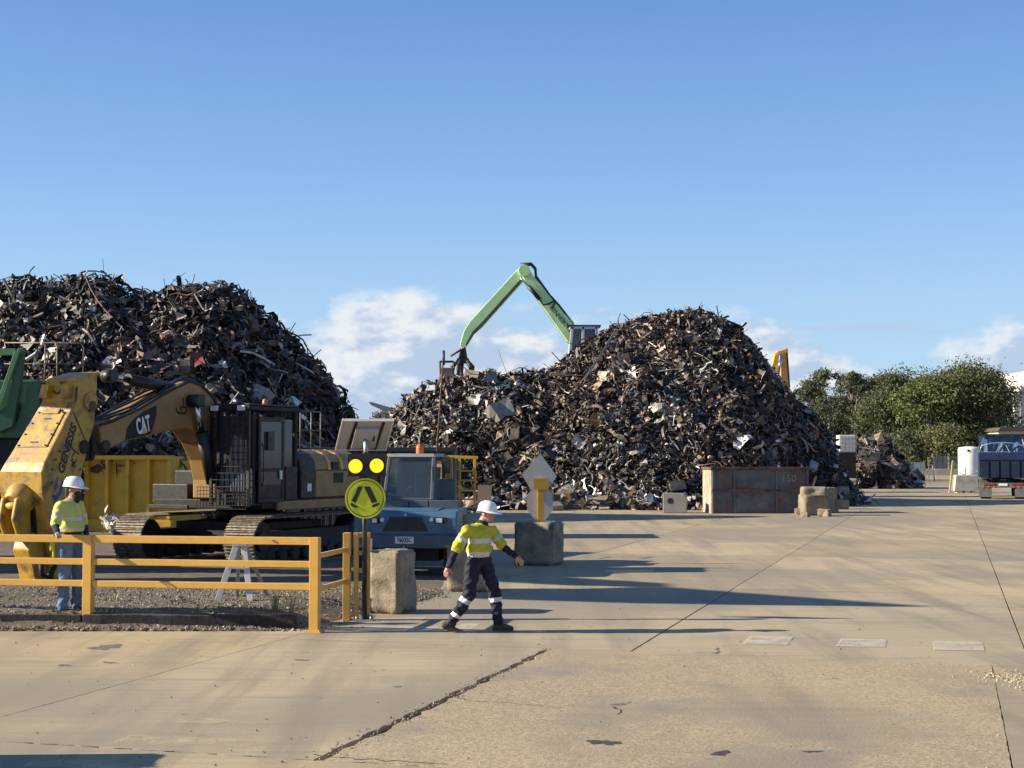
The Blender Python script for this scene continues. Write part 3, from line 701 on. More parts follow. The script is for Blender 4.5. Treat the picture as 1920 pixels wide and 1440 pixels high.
# ---- crossing sign with flashing lamps and solar panel
sp = G(683, 1164); m_pole = MAT('black_pole', (.014, .013, .012), .35, var=.2, dust=(.2, .15, .1), dustamt=.1)
m_lime = MAT('sign_lime', (.62, .66, .012), .45, var=.03, vs=2); m_signblk = MAT('sign_black', (.012, .012, .012), .5, var=.1)
m_lamp = MAT('amber_lamp', (1.0, .66, .02), .3, var=.02, emit=.62); m_panelback = MAT('panel_back', (.40, .37, .34), .5, var=.05, vs=2)
sg = thing('crossing_sign', 'round lime pedestrian crossing sign with two lit amber lamps and solar panel', 'sign', sp)
k_ = 2850/sp.y
def sx(px): return (px-683)/k_
def sz(py): return CH-(py-855)/k_*1.0
MB().tube([(0, 0, 0), (0, 0, sz(848))], .036, 14).build('pole', m_pole, sg)
bp = MB().box((0, 0, .01), (.26, .26, .02))
for a in (-1, 1):
    for b in (-1, 1): bp.tube([(a*.1, b*.1, .02), (a*.1, b*.1, .07)], .014, 6)
bp.build('base_plate', m_galv, sg)
def disc(r0, r1, y, n=48, m=0, th=.004, c=(0, 0)):
    mb = MB(); v = []; f = []
    for i in range(n):
        a = 2*math.pi*i/n
        for r in (r0, r1):
            for yy in (y, y-th): v.append((c[0]+r*math.cos(a), yy, c[1]+r*math.sin(a)))
    for i in range(n):
        A = i*4; B = ((i+1) % n)*4
        f += [(A+1, B+1, B+3, A+3), (A+2, B+2, B, A), (A+3, B+3, B+2, A+2), (A, B, B+1, A+1)]
    mb.add(v, f); return mb
zc = sz(934); xc = sx(684.5); RR = .287
db = MB(); db.lathe([(0, .0), (RR, .0), (RR, .012), (0, .012)], 56, 0, Matrix.Translation((xc, -.052, zc)) @ Matrix.Rotation(math.pi/2, 4, 'X'), smooth=False); sgd = db.build('sign_disc', m_lime, sg)
disc(RR-.036, RR-.026, -.067, 56, c=(xc, zc)).build('border_ring', m_signblk, sgd)
def flat(pts, y, th=.004):
    return MB().prism([(xc+a, zc+b) for a, b in pts], y, y-th)
u = 1/133.0   # metres per photo pixel on the disc
def pp(pts): return [((a-684.5)*u, -(b-934)*u) for a, b in pts]
flat(pp([(671.5, 911.5), (680, 911.5), (667, 942), (659, 939)]), -.067).build('walking_leg', m_signblk, sgd)
flat(pp([(682, 911.5), (693.5, 911.5), (707.5, 940), (697.5, 943.5)]), -.067).build('walking_leg', m_signblk, sgd)
flat(pp([(658, 942), (664, 945.5), (671, 949), (669, 952), (663, 950.5), (656.5, 946.5)]), -.067).build('walking_foot', m_signblk, sgd)
flat(pp([(697, 947), (703, 944), (711, 942.5), (712, 944.5), (706, 949), (698.5, 951.5)]), -.067).build('walking_foot', m_signblk, sgd)
hx0, hx1, hz0, hz1 = sx(651), sx(723), sz(893), sz(851)
hb = MB().box(((hx0+hx1)/2, -.06, (hz0+hz1)/2), (hx1-hx0, .10, hz1-hz0)).build('lamp_housing', m_signblk, sg, .008)
for lx_, ly_ in ((667, 874), (706.5, 873)):
    c_ = (sx(lx_), sz(ly_))
    lm = MB().lathe([(.1, 0), (.1, .012), (.07, .024), (0, .030)], 24, 0, Matrix.Translation((c_[0], -.111, c_[1])) @ Matrix.Rotation(math.pi/2, 4, 'X')).build('amber_lamp', m_lamp, sg)
    disc(.1, .112, -.111, 24, c=c_, th=.03).build('lamp_bezel', m_signblk, lm)
    dots = MB(); dr = random.Random(int(lx_))
    for i in range(18 if lx_ > 700 else 5):
        a = dr.uniform(0, 6.28); r = dr.uniform(.02, .088); dots.box((c_[0]+r*math.cos(a), -.141+ (r/.1)**2*.02, c_[1]+r*math.sin(a)), (.012, .004, .012))
    dots.build('lens_facets', MAT('lamp_orange', (.9, .36, .01), .4, emit=.4), lm)
# solar panel, tilted away, seen from below/behind
pc = Vector((sx(680), .03, sz(815))); pt = Vector((sx(689), -.03, sz(787))); pb = Vector((sx(671), .30, sz(843)))
up_ = (pt-pb); upn = up_.normalized(); xw = .74; xr_ = Vector((1, .02, 0)).normalized(); nn_ = xr_.cross(upn).normalized()
MP = Matrix(((xr_.x, upn.x, nn_.x, (pt.x+pb.x)/2), (xr_.y, upn.y, nn_.y, (pt.y+pb.y)/2), (xr_.z, upn.z, nn_.z, (pt.z+pb.z)/2), (0, 0, 0, 1)))
hl = up_.length
MB().box((0, 0, 0), (xw, hl, .012), xf=MP).build('panel_sheet', m_panelback, sg)
fr_ = MB()
for s_ in (-1, 1):
    fr_.box((s_*(xw/2-.012), 0, -.0), (.024, hl+.004, .05), xf=MP); fr_.box((0, s_*(hl/2-.012), 0), (xw-.05, .024, .048), xf=MP)
fr_.build('panel_frame', m_alu, sg)
MB().box((.02, -.02, .045), (.34, hl*.62, .07), xf=MP).build('battery_box', m_panelback, sg, .006)
for xx in (-.19, .20): MB().bar(MP @ Vector((xx, -hl*.46, .02)), MP @ Vector((xx+.03, hl*.46, .02)), .035, .02).build('panel_strut', m_signblk, sg)
MB().box((.14, -.01, .083), (.025, .09, .008), xf=MP).build('vent_slot', m_signblk, sg)
MB().tube([(sx(684), 0, sz(852)), (sx(684), .06, sz(836)), MP @ Vector((.02, -.04, .06))], .034, 10).build('panel_bracket', m_galv, sg)

# ---- concrete blocks
def cblock(name, lab, p, yaw, size, seed, step=None, group=None, mat=None, rough=1.0):
    w, d, h = size; mb = MB(); b = bmesh.new(); bmesh.ops.create_cube(b, size=1)
    bmesh.ops.scale(b, vec=(w, d, h), verts=b.verts); bmesh.ops.bevel(b, geom=list(b.edges), offset=.035, segments=2, affect='EDGES') if rough < 2 else None
    bmesh.ops.subdivide_edges(b, edges=[e for e in b.edges if e.calc_length() > .2], cuts=9, use_grid_fill=True)
    for v in b.verts:
        q = v.co*5.0+Vector((seed, seed*2, 0)); k = mnoise.noise(q)*.016+mnoise.noise(q*3)*.012
        big_ = max(0, mnoise.noise(v.co*1.9+Vector((seed*3, 0, seed)))-.2)*.09
        v.co += v.co.normalized()*(k-big_)*rough
        if step and v.co.y < -d/2+.08 and v.co.x < w*.32 and abs(v.co.z+h*.07) < .07: v.co.y += .08*(1-abs(v.co.z+h*.07)/.07)
        if v.co.z < -h/2+.03: v.co.z = -h/2
    bmesh.ops.translate(b, vec=(0, 0, h/2), verts=b.verts)
    me_ = bpy.data.meshes.new(name); b.to_mesh(me_); b.free(); me_.materials.append(mat or m_conc_block)
    for pl in me_.polygons: pl.use_smooth = True
    o = bpy.data.objects.new(name, me_); COL.objects.link(o); o.location = p; o.rotation_euler = (0, 0, R(yaw))
    return tag(o, lab, 'concrete block', group)
b1 = G(733, 1152); cblock('concrete_block', 'chunky notched concrete block beside the crossing sign pole, holding a flask', (b1.x, b1.y+.33, 0), -22, (.52, .62, .93), 1.3, True)
b2 = G(872, 1111); cblock('concrete_block', 'low pale concrete block behind the walking worker', (b2.x+.08, b2.y+.35, 0), -8, (.72, .6, .80), 4.1)
b3 = G(1010, 1061); cblock('concrete_block', 'concrete block stained dark, carrying the backs of two road signs', (b3.x+.02, b3.y+.42, 0), -20, (.86, .82, .92), 7.7)
# flask on the first block
fl = thing('drink_flask', 'white drinking flask with black lid standing on the notched block', 'flask', (xD(694, b1.y+.15), b1.y+.15, .925))
MB().lathe([(.036, 0), (.038, .01), (.038, .17), (.03, .185)], 14).build('bottle', m_white, fl); MB().lathe([(.031, .186), (.031, .215), (.022, .235)], 14).build('lid', m_signblk, fl)
# ---- road signs seen from the back, on the third block
bs = thing('back_facing_signs', 'backs of a diamond and an octagonal road sign on a yellow post', 'sign', (b3.x+.02, b3.y+.40, .92))
D3 = b3.y+.40; k3 = F/D3
def q3(px, py): return ((px-960)/k3-(b3.x+.02), CH-(py-855)/k3-.92)
zz = q3(1012, 896)[1]; MB().span((q3(1008, 900)[0], -.04, 0), (q3(1019, 900)[0], .04, zz)).build('post', m_postyel, bs, .005)
MB().span((q3(1001, 0)[0], -.046, q3(0, 918)[1]), (q3(1028, 0)[0], -.03, q3(0, 897)[1])).build('clamp_plate', m_postyel, bs)
di = MB().prism([q3(*p) for p in ((1013.5, 851), (1044, 893), (1011, 941), (978, 890))], .046, .052); di.build('diamond_sign', m_signback, bs)
cx8, cz8 = q3(1012.5, 942); r8 = .385
oc = MB().prism([(cx8+r8*.78*math.cos(R(a)), cz8+r8*1.08*math.sin(R(a))) for a in (22, 68, 112, 158, 202, 248, 292, 338)], .060, .066); oc.build('octagon_sign', m_signback, bs)
# ---- stepladder behind the railing
lp = G(455, 1132, .15); ld = thing('step_ladder', 'grey aluminium step ladder standing open on the gravel behind the railing', 'ladder', (lp.x, lp.y, .16))
kl = F/lp.y
def ql(px, py): return ((px-960)/kl-lp.x, CH-(py-855)/kl-.16)
apx = ql(452, 1022)
for sx0, yb in (((414, 1128), -.2), ((478, 1132), -.2)):
    f0 = ql(*sx0); t0 = (apx[0]+(-.055 if sx0[0] < 450 else .055), apx[1])
    MB().bar((f0[0], yb, 0), (t0[0], 0, t0[1]), .085, .03, up=(0, 1, 0)).build('front_stile', m_alu, ld, .004)
for sx0 in ((437, 1125), (497, 1128)):
    f0 = ql(*sx0); t0 = (apx[0]+(-.03 if sx0[0] < 450 else .08), apx[1]-.02)
    MB().bar((f0[0], .50, 0), (t0[0], .04, t0[1]), .05, .03, up=(0, 1, 0)).build('rear_stile', m_galv, ld, .004)
for k in (.28, .62): 
    a = ql(414+(452-10-414)*k, 1128-106*k); b = ql(478-(478-462)*k, 1132-110*k)
    MB().bar((a[0], -.2*(1-k), a[1]), (b[0], -.2*(1-k), b[1]), .09, .03).build('step', m_alu, ld, .003)
MB().box((apx[0], .02, apx[1]+.01), (.2, .14, .03)).build('top_cap', m_alu, ld, .004)
f0 = ql(470, 1060); m_lab = MAT('label_yellow', (.6, .5, .1), .5); MB().box((ql(461, 1052)[0], -.115, ql(461, 1052)[1]), (.03, .004, .22), rot=(0, R(-9), 0)).build('warning_sticker', m_lab, ld)
# ---- dry weeds along the kerb
m_weed = MAT('dry_weed', (.33, .27, .15), .9, var=.3, vs=20); m_weedg = MAT('green_weed', (.08, .11, .04), .8, var=.3)
def weed(px, py, z, h, n, mat, lab, seed):
    p = G(px, py, z); rgw = random.Random(seed); mb = MB()
    for i in range(n):
        a = rgw.uniform(0, 6.28); ln = h*rgw.uniform(.5, 1); lean = rgw.uniform(.05, .5); d = Vector((math.cos(a), math.sin(a), 0))
        P0 = d*rgw.uniform(0, .05); P1 = P0+d*ln*lean*.4+Vector((0, 0, ln*.6)); P2 = P0+d*ln*lean+Vector((0, 0, ln))
        s_ = Vector((-d.y, d.x, 0))*rgw.uniform(.004, .009)
        mb.add([P0-s_, P0+s_, P1+s_, P1-s_, P2], [(0, 1, 2, 3), (3, 2, 4)])
    o = mb.build('weed', mat, None, fixn=False); o.location = p; return tag(o, lab, 'weed')
weed(517, 1145, .17, .32, 26, m_weed, 'dry straw weed tuft behind the kerb beam near the ladder', 1)
weed(547, 1147, .17, .26, 14, m_weed, 'thin dry weed stalks behind the kerb beam near the end post', 2)
weed(212, 1133, .17, .20, 18, m_weed, 'small dry weed by the middle railing post', 3)
weed(470, 1172, .01, .09, 22, m_weedg, 'low green weed in the gravel strip in front of the beam', 4)
weed(420, 1170, .01, .06, 16, m_weedg, 'tiny green sprig at the foot of the kerb beam', 5)
weed(695, 1163, .0, .09, 24, m_galv, 'pale dead grass clump around the base of the crossing sign', 6)

cblock('concrete_block', 'invented concrete block, added out of view to shade the slab corner', (-5.35, 11.62, 0), 3, (1.0, .6, .95), 21.0)  # unseen block, added to throw the shadow in the near left corner
# ================================================================== EXCAVATOR (x forward, y to the machine's left, z up)
EX = Frame(-5.9, 34.3, 25); ex = thing('excavator', 'yellow tracked excavator with caged black cab, parked behind the railing', 'excavator', EX.o, EX.rz)
TL, THt, TW, TG = 5.0, 1.08, .74, 1.44
shoe = MB(); shoe.box((0, 0, 0), (.205, TW, .03))
for k in (-.07, 0, .07): shoe.box((k, 0, .03), (.018, TW-.002, .035))
for side in (-1, 1):
    y = side*TG; tf = MB()
    tf.prism([(-TL/2+.45, .32), (TL/2-.45, .32), (TL/2-.5, .74), (-TL/2+.5, .74)], y-.22, y+.22)
    for xx in np.linspace(-TL/2+.85, TL/2-.85, 8): tf.tube([(xx, y-.26, .24), (xx, y+.26, .24)], .14, 12)
    for xx in (-TL/2+.5, TL/2-.5): tf.tube([(xx, y-.24, .55), (xx, y+.24, .55)], .42, 20)
    trk = tf.build('track', m_catdk, ex)
    MB().tube([(TL/2-.5, y+side*.245, .55), (TL/2-.5, y+side*.30, .55)], .2, 16).build('idler_hub', m_catgry, trk)
    # loop of shoes
    r = THt/2-.045; st_ = TL-2*(r+.045); per = 2*st_+2*math.pi*r; nS = int(per/.215); s0 = shoe.build('track_shoe', m_shoe, trk)
    for i in range(nS):
        d = per*i/nS
        if d < st_: px_, pz_, an = -st_/2+d, r, 0
        elif d < st_+math.pi*r: a = (d-st_)/r; px_, pz_, an = st_/2+r*math.sin(a), r*math.cos(a), a
        elif d < 2*st_+math.pi*r: e = d-st_-math.pi*r; px_, pz_, an = st_/2-e, -r, math.pi
        else: a = (d-2*st_-math.pi*r)/r; px_, pz_, an = -st_/2-r*math.sin(a), -r*math.cos(a), math.pi+a
        M4 = Matrix.Translation((px_, y, THt/2+pz_)) @ Matrix.Rotation(an, 4, 'Y')
        if i == 0: s0.matrix_basis = M4
        else: inst(s0, trk, M4)
MB().box((0, 0, .72), (2.2, 2*TG-.5, .35)).tube([(0, 0, .9), (0, 0, 1.2)], .75, 24).build('car_body', m_catdk, ex)
# upper structure
MB().box((-.55, 0, 1.30), (4.3, 2.85, .20)).build('deck', m_catdk, ex, .02)
MB().box((-.7, 1.44, 1.26), (3.6, .08, .20)).build('deck_skirt', m_cat, ex, .02)
# engine side with rounded hood: cross-section in y-z, run along x
hood = [(.45, 1.4), (1.46, 1.4), (1.46, 2.0), (1.42, 2.22), (1.28, 2.38), (1.08, 2.46), (.45, 2.48)]
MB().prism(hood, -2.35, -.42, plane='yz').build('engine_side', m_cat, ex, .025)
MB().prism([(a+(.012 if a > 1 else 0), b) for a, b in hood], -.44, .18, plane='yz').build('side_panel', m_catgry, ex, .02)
for xx in (-1.0, -1.55):
    MB().prism([(1.475, 2.02), (1.435, 2.235), (1.29, 2.40), (1.0, 2.48), (1.0, 2.47), (1.2, 2.3), (1.3, 2.02)], xx-.055, xx+.055, plane='yz').build('hood_rib', m_fence, ex)
MB().span((-1.4, 1.445, 2.02), (-1.12, 1.473, 2.2)).build('hood_grille', m_catdk, ex); MB().span((-1.6, 1.455, 1.72), (-1.2, 1.472, 1.95)).build('hood_grille', m_catdk, ex)
MB().span((-2.34, 1.455, 2.0), (-.5, 1.472, 2.03)).build('hood_seam', m_catdk, ex)
MB().span((-.26, 1.462, 1.8), (-.02, 1.475, 1.93)).build('vent', m_signblk, ex); MB().span((-.24, 1.462, 1.55), (-.08, 1.476, 1.72)).build('notice_plate', m_white, ex)
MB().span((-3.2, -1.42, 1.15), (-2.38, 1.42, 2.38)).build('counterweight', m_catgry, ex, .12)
MB().prism([(-1.44, 1.4), (-.5, 1.4), (-.5, 2.3), (-1.3, 2.3), (-1.44, 2.1)], -2.35, .1, plane='yz').build('tank_side', m_cat, ex, .03)
MB().span((.12, -1.44, 1.4), (.85, -.62, 2.02)).build('tool_box', m_catgry, ex, .04)
MB().span((.86, -1.5, 1.30), (1.55, -.55, 1.72)).build('step_box', m_black, ex, .02); MB().span((.9, -1.55, 1.18), (1.62, -.5, 1.27)).build('step_plate', m_catgry, ex, .01)
MB().span((-1.9, -.6, 2.2), (-.4, .44, 2.52)).build('hood_top', m_catdk, ex, .03)
MB().tube([(-1.5, -.2, 2.5), (-1.5, -.2, 2.95), (-1.55, -.2, 3.05)], .07, 10).build('exhaust_pipe', m_black, ex)
# railing on the hood
def rails(parent, pts, hs, x0z, r=.018, mat=None, name='handrail', posts=True):
    mb = MB()
    for h in hs: mb.tube([(p[0], p[1], x0z+h) for p in pts], r, 6)
    if posts:
        for p in pts: mb.tube([(p[0], p[1], x0z), (p[0], p[1], x0z+hs[-1])], r, 6)
    return mb.build(name, mat or m_catgry, parent)
m_railtan = MAT('handrail_steel', (.16, .13, .10), .6, .2)
rails(ex, [(-.35, 1.1, 0), (-.8, 1.1, 0), (-1.2, 1.1, 0)], (.45, .88), 2.46, .018, m_railtan)
# cab
cx0, cx1, cy0, cy1, cz0, cz1 = .28, 1.98, .50, 1.44, 1.28, 3.28
cabp = MB()
for a in (cx0+.05, cx1-.05):
    for b in (cy0+.05, cy1-.05): cabp.box((a, b, (cz0+cz1)/2), (.1, .1, cz1-cz0))
cabp.span((cx0+.101, cy1-.099, cz0), (cx1-.101, cy1-.02, cz0+.42)); cabp.span((cx0+.02, cy0+.101, cz0), (cx0+.099, cy1-.101, 2.2)); cabp.span((cx0+.101, cy0+.02, cz0), (cx1-.101, cy0+.099, cz0+.9)); cabp.span((cx1-.099, cy0+.101, cz0), (cx1-.02, cy1-.101, cz0+.32))
cab = cabp.build('cab_frame', m_catdk, ex, .015)
MB().span((cx0-.06, cy0-.05, cz1+.002), (cx1+.22, cy1+.06, cz1+.10)).build('cab_roof', m_catdk, ex, .03)
MB().span((cx0-.03, cy0-.02, cz1+.11), (cx1+.16, cy1+.02, cz1+.15)).build('roof_guard', m_catgry, ex, .01)
MB().span((cx0+.12, cy1-.06, 2.0), (cx1-.12, cy1-.045, cz1-.16)).build('side_window', m_glass, cab); MB().span((cx1-.06, cy0+.102, cz0+.34), (cx1-.045, cy1-.102, cz1-.1)).build('windscreen', m_glassd, cab)
MB().span((cx0+.045, cy0+.102, 2.25), (cx0+.06, cy1-.102, cz1-.1)).build('rear_window', m_glass, cab); MB().span((cx0+.102, cy0+.045, 2.2), (cx1-.102, cy0+.06, cz1-.1)).build('far_window', m_glass, cab)
# door on the machine's left side
dr = MB()
for z0, z1 in ((cz0+.06, cz0+.15), (2.0, 2.07), (cz1-.22, cz1-.12)): dr.span((.86, cy1+.005, z0), (1.82, cy1+.05, z1))
for x0, x1 in ((.86, .94), (1.74, 1.82)): dr.span((x0, cy1+.006, cz0+.15), (x1, cy1+.049, cz1-.22))
dr.span((.94, cy1+.01, cz0+.151), (1.74, cy1+.035, 1.72)); door = dr.build('cab_door', m_catgry, ex, .01)
MB().span((.94, cy1+.015, 2.07), (1.74, cy1+.03, cz1-.22)).build('door_pane', m_glass, door); MB().span((.94, cy1+.015, 1.72), (1.74, cy1+.03, 2.0)).build('door_pane', m_glass, door)
MB().span((.98, cy1+.05, 1.83), (1.06, cy1+.075, 2.02)).build('door_handle', m_white, door)
rear = MB().span((.34, cy1+.006, cz0+.1), (.80, cy1+.04, 2.1)).build('rear_side_panel', m_catgry, ex, .01)
MB().tube([(1.78, cy1+.09, 1.7), (1.78, cy1+.13, 1.8), (1.78, cy1+.13, 2.5), (1.78, cy1+.09, 2.6)], .014, 6).build('grab_rail', m_black, ex)
# seat inside
st = MB().span((.55, .72, 1.75), (1.1, 1.22, 1.9)); st.span((.5, .74, 1.9), (.64, 1.2, 2.65)); st.build('seat', m_signblk, ex, .03)
MB().tube([(1.5, .97, 1.5), (1.35, .97, 2.0)], .03, 6).build('control_column', m_black, ex)
# front cage: upper bars and lower mesh
cg = MB(); X0 = cx1+.16
for y in np.linspace(cy0, cy1, 8): cg.tube([(X0, y, cz0+.1), (X0+.02, y, cz1+.02)], .011, 5)
for z in np.linspace(cz0+.12, cz1-.02, 14): cg.tube([(X0+.012, cy0, z), (X0+.012, cy1, z)], .009, 5)
for y in (cy0, cy1): cg.bar((X0, y, cz0), (X0, y, cz1+.05), .06, .06)
cg.build('front_guard', m_black, ex)
lg = MB(); X1 = cx1+.24
for y in np.linspace(cy0-.30, cy1, 16): lg.tube([(X1, y, cz0-.06), (X1, y, cz0+.40)], .007, 4)
for z in np.linspace(cz0-.06, cz0+.40, 7): lg.tube([(X1, cy0-.30, z), (X1, cy1, z)], .007, 4)
lg.build('lower_guard', m_catgry, ex)
vb = MB()
for y in np.linspace(cy0+.16, cy1-.12, 6): vb.span((cx1-.02, y-.045, cz0+.30), (cx1+.01, y+.045, cz0+.68))
vb.build('lower_window_slats', MAT('slat_blue', (.10, .12, .16), .3), ex)
for z in (2.35, 2.6): pass
MB().span((1.3, 1.5, 2.45), (1.55, 1.53, 2.85)).build('side_mirror', m_signblk, ex, .02)
MB().lathe([(.06, 0), (.06, .08), (.045, .13), (0, .15)], 12, 0, Matrix.Translation((.9, 1.0, cz1+.15))).build('roof_beacon', MAT('beacon_orange', (.7, .16, .03), .3), ex)
for y in (.62, 1.3): MB().span((cx1+.16, y-.09, cz1+.0), (cx1+.26, y+.09, cz1+.11)).build('work_light', m_white, ex, .01)
# boom, traced on its own plane
bh = .30
def bo(pts, l): return [EX.onside(px, py, l) for px, py in pts]
outer = [(186, 797), (210, 790), (260, 767), (302, 742), (327, 728), (355, 715), (377, 722), (397, 742), (410, 764), (421, 797), (427, 832), (436, 880), (440, 925)]
inner = [(404, 935), (404, 900), (397, 863), (382, 830), (365, 808), (352, 803), (327, 807), (277, 817), (235, 827), (200, 845), (190, 832)]
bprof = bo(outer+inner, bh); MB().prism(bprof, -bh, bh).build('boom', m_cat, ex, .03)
# raised flange strips along the boom's top edge
fl_ = MB(); tp = bo(outer[:11], bh)
for i in range(len(tp)-1): fl_.bar((tp[i][0], bh+.012, tp[i][1]), (tp[i+1][0], bh+.012, tp[i+1][1]), .05, .03, up=(0, 1, 0))
fl_.build('boom_flange', m_catdk, ex)
# hydraulic hoses on top of the boom
for dy in (-.16, -.05, .08, .18):
    hp = [(x, dy, z+.05+.05*math.sin(i*1.3+dy*9)) for i, (x, z) in enumerate(tp[:7])]; MB().tube(hp, .022, 6).build('hydraulic_hose', m_black, ex)
# logo patch and letters
pl = bo([(234.5, 825), (238, 803), (250, 786), (268, 772), (284, 764), (293, 760), (293.5, 774), (288, 796), (281, 814)], bh)
pt_ = MB().prism(pl, bh+.005, bh+.008).build('logo_patch', m_catdk, ex)
MB().prism(bo([(293.5, 774), (297, 773), (285, 812.5), (281, 814), (288, 796)], bh), bh+.005, bh+.008).build('logo_stripe', MAT('logo_red', (.35, .05, .04), .5), ex)
o_ = bo([(268, 798)], bh)[0]; ax = bo([(257, 803), (282, 794.5)], bh); tx_ = Vector((ax[1][0]-ax[0][0], 0, ax[1][1]-ax[0][1]))
MT = basis((o_[0], bh+.012, o_[1]), tx_, (0, 0, 1)); wd = tx_.length
text('CAT', .44, m_white, pt_, MT, bold=.014, width=wd*1.02)
tri = MB(); tri.prism([(-.075, -.16), (.075, -.16), (0, -.045)], .010, .013, plane='xy'); to = tri.build('logo_triangle', m_fence, pt_); to.matrix_basis = MT
for px_, py_, s_ in ((339, 769, .26), ): text('61', s_*.9, m_signblk, ex, basis((bo([(px_, py_)], bh)[0][0], bh+.006, bo([(px_, py_)], bh)[0][1]), (-.2, 0, 1), (1, 0, .2)), name='painted_number', bold=.004) if False else None
mk = bo([(330, 764), (331, 771), (335, 774.5), (346, 775), (349.5, 771), (349, 764), (341, 762), (337.5, 765), (341, 770)], bh)
MB().tube([(x, bh+.004, z) for x, z in mk], .02, 5).build('painted_mark', m_signblk, ex)
MB().tube([(x, bh+.004, z) for x, z in bo([(343.5, 747), (344, 760)], bh)], .016, 5).build('painted_mark', m_signblk, ex)
# pins and cylinders
def cyl(parent, p0, p1, rb, rr, frac, ly, name='cylinder'):
    a = Vector((p0[0], ly, p0[1])); b = Vector((p1[0], ly, p1[1])); m = a.lerp(b, frac)
    c_ = MB().tube([a, m], rb, 14).build('hydraulic_cylinder', m_black, parent); MB().tube([m, b], rr, 12).build('piston_rod', m_chrome, c_)
    MB().tube([b-Vector((0, rb*1.1, 0)), b+Vector((0, rb*1.1, 0))], rb*1.05, 12).build('cylinder_eye', m_black, c_)
for ly in (-.44, .44):
    e = bo([(398, 905), (366, 752)], ly); cyl(ex, e[0], e[1], .13, .07, .62, ly)
e = bo([(322, 728), (205, 705)], 0); cyl(ex, e[0], e[1], .12, .065, .72, 0)
MB().tube([(bo([(196, 835)], bh)[0][0], -.36, bo([(196, 835)], bh)[0][1]), (bo([(196, 835)], bh)[0][0], .37, bo([(196, 835)], bh)[0][1])], .10, 16).build('boom_pin', m_catgry, ex)
MB().span((bo([(368, 752)], bh)[0][0]-.16, .31, bo([(368, 752)], bh)[0][1]-.12), (bo([(368, 752)], bh)[0][0]+.16, .42, bo([(368, 752)], bh)[0][1]+.14)).build('cylinder_bracket', m_black, ex, .03)

# ================================================================== HYDRAULIC SHEAR hanging from the boom, jaw on the ground
SHX = EX.o+EX.h*6.0; SF = Frame(SHX.x, SHX.y, 25); sh = thing('hydraulic_shear', 'huge worn yellow scrap shear attachment, jaw resting on the ground before the excavator', 'shear', SF.o, SF.rz)
sw = .44
def so(pts, l=sw): return [SF.onside(px, py, l) for px, py in pts]
front = [(144.5, 712), (139, 753), (133, 771), (98, 840), (85, 867), (79, 885), (81, 924), (90, 971), (92, 1005)]
back = [(132, 1005), (138, 968), (146, 930), (153, 893), (160, 864), (166, 833), (178, 796), (179, 755), (183, 728), (183, 699)]
P_ = so(front+back); wid = [.0]*len(P_)
zs = [p[1] for p in P_]; zmax, zmin = max(zs), min(zs)
hw = [.37+.15*min(1, max(0, (zmax-p[1])/(zmax-zmin)*1.7)) for p in P_]
# keep the traced right side where it is, widen to the far side
MBs = MB(); MBs.prism(P_, [sw-2*h for h in hw], [sw]*len(P_)); body = MBs.build('shear_body', m_yel, sh, .03)
cyw = lambda k: sw-hw[k]
# lid plate on the front slope with slots and lugs
def on_front(i0, i1, a, w, off=.008):
    """point on the front slope between outline points i0,i1 (fraction a), w from -1 (far side) to 1"""
    p = (P_[i0][0]*(1-a)+P_[i1][0]*a, P_[i0][1]*(1-a)+P_[i1][1]*a); h = hw[i0]*(1-a)+hw[i1]*a
    d = Vector((P_[i1][0]-P_[i0][0], 0, P_[i1][1]-P_[i0][1])).normalized(); n_ = Vector((-d.z, 0, d.x)); n_ = n_ if n_.x > 0 else -n_
    return Vector((p[0], sw-h+w*h, p[1]))+n_*off, d, n_
def plate(i0, i1, a0, a1, w0, w1, th, name, mat, off=.001):
    c = [on_front(i0, i1, a, w, off)[0] for a, w in ((a0, w0), (a0, w1), (a1, w1), (a1, w0))]; n_ = on_front(i0, i1, a0, 0)[2]*th
    mb = MB(); mb.add([*c, *[q+n_ for q in c]], [(0, 1, 2, 3), (7, 6, 5, 4), (0, 4, 5, 1), (1, 5, 6, 2), (2, 6, 7, 3), (3, 7, 4, 0)]); return mb.build(name, mat, sh, .006)
plate(2, 3, .02, .98, -.72, .72, .02, 'access_cover', m_yel); plate(2, 3, -.05, .09, -.45, .45, .03, 'cover_strap', m_yel, .02)
for a in (.20, .84): plate(2, 3, a, a+.045, -.18, .22, .004, 'slot', m_signblk, .022)
for w in (-.62, .60): plate(0, 1, .25, .85, w-.22, w+.22, .13, 'lug', m_yel)
hk = [on_front(0, 1, .35+.28*math.sin(t), -.05+.25*math.cos(t), .03)[0] for t in np.linspace(-1.2, 2.6, 9)]; MB().tube(hk, .014, 6).build('hose_loop', m_signblk, sh)
tp0 = so([(147, 707), (182, 699)]); MB().prism(so([(143, 709), (184, 697), (184, 703), (143, 715)]), -.28, sw+.02).build('head_plate', m_yel, sh, .01)
# rear lobe and boss on the right side
for (px, py, r, nm, mt) in ((168, 752, .17, 'side_boss', m_yel), (170, 762, .11, 'pin_bore', m_rust)):
    a = so([(px, py)])[0]; MB().tube([(a[0], sw-.02, a[1]), (a[0], sw+(.05 if r > .15 else .056), a[1])], r, 24).build(nm, mt, sh)
a = so([(157, 838)])[0]; MB().tube([(a[0], sw-.9, a[1]), (a[0], sw+.03, a[1])], .13, 16).build('attachment_pin', m_catdk, sh)
MB().prism(so([(164, 836), (176, 800), (190, 815), (196, 838), (188, 862), (168, 866)]), -.3, .3).build('mount_bracket', m_catdk, sh, .02)
MB().tube([(x, .3, z) for x, z in so([(180, 740), (186, 790), (180, 860)])], .035, 8).build('hydraulic_hose', m_black, sh); MB().tube([(x, .22, z) for x, z in so([(176, 740), (188, 780), (176, 850)])], .03, 8).build('hydraulic_hose', m_black, sh)
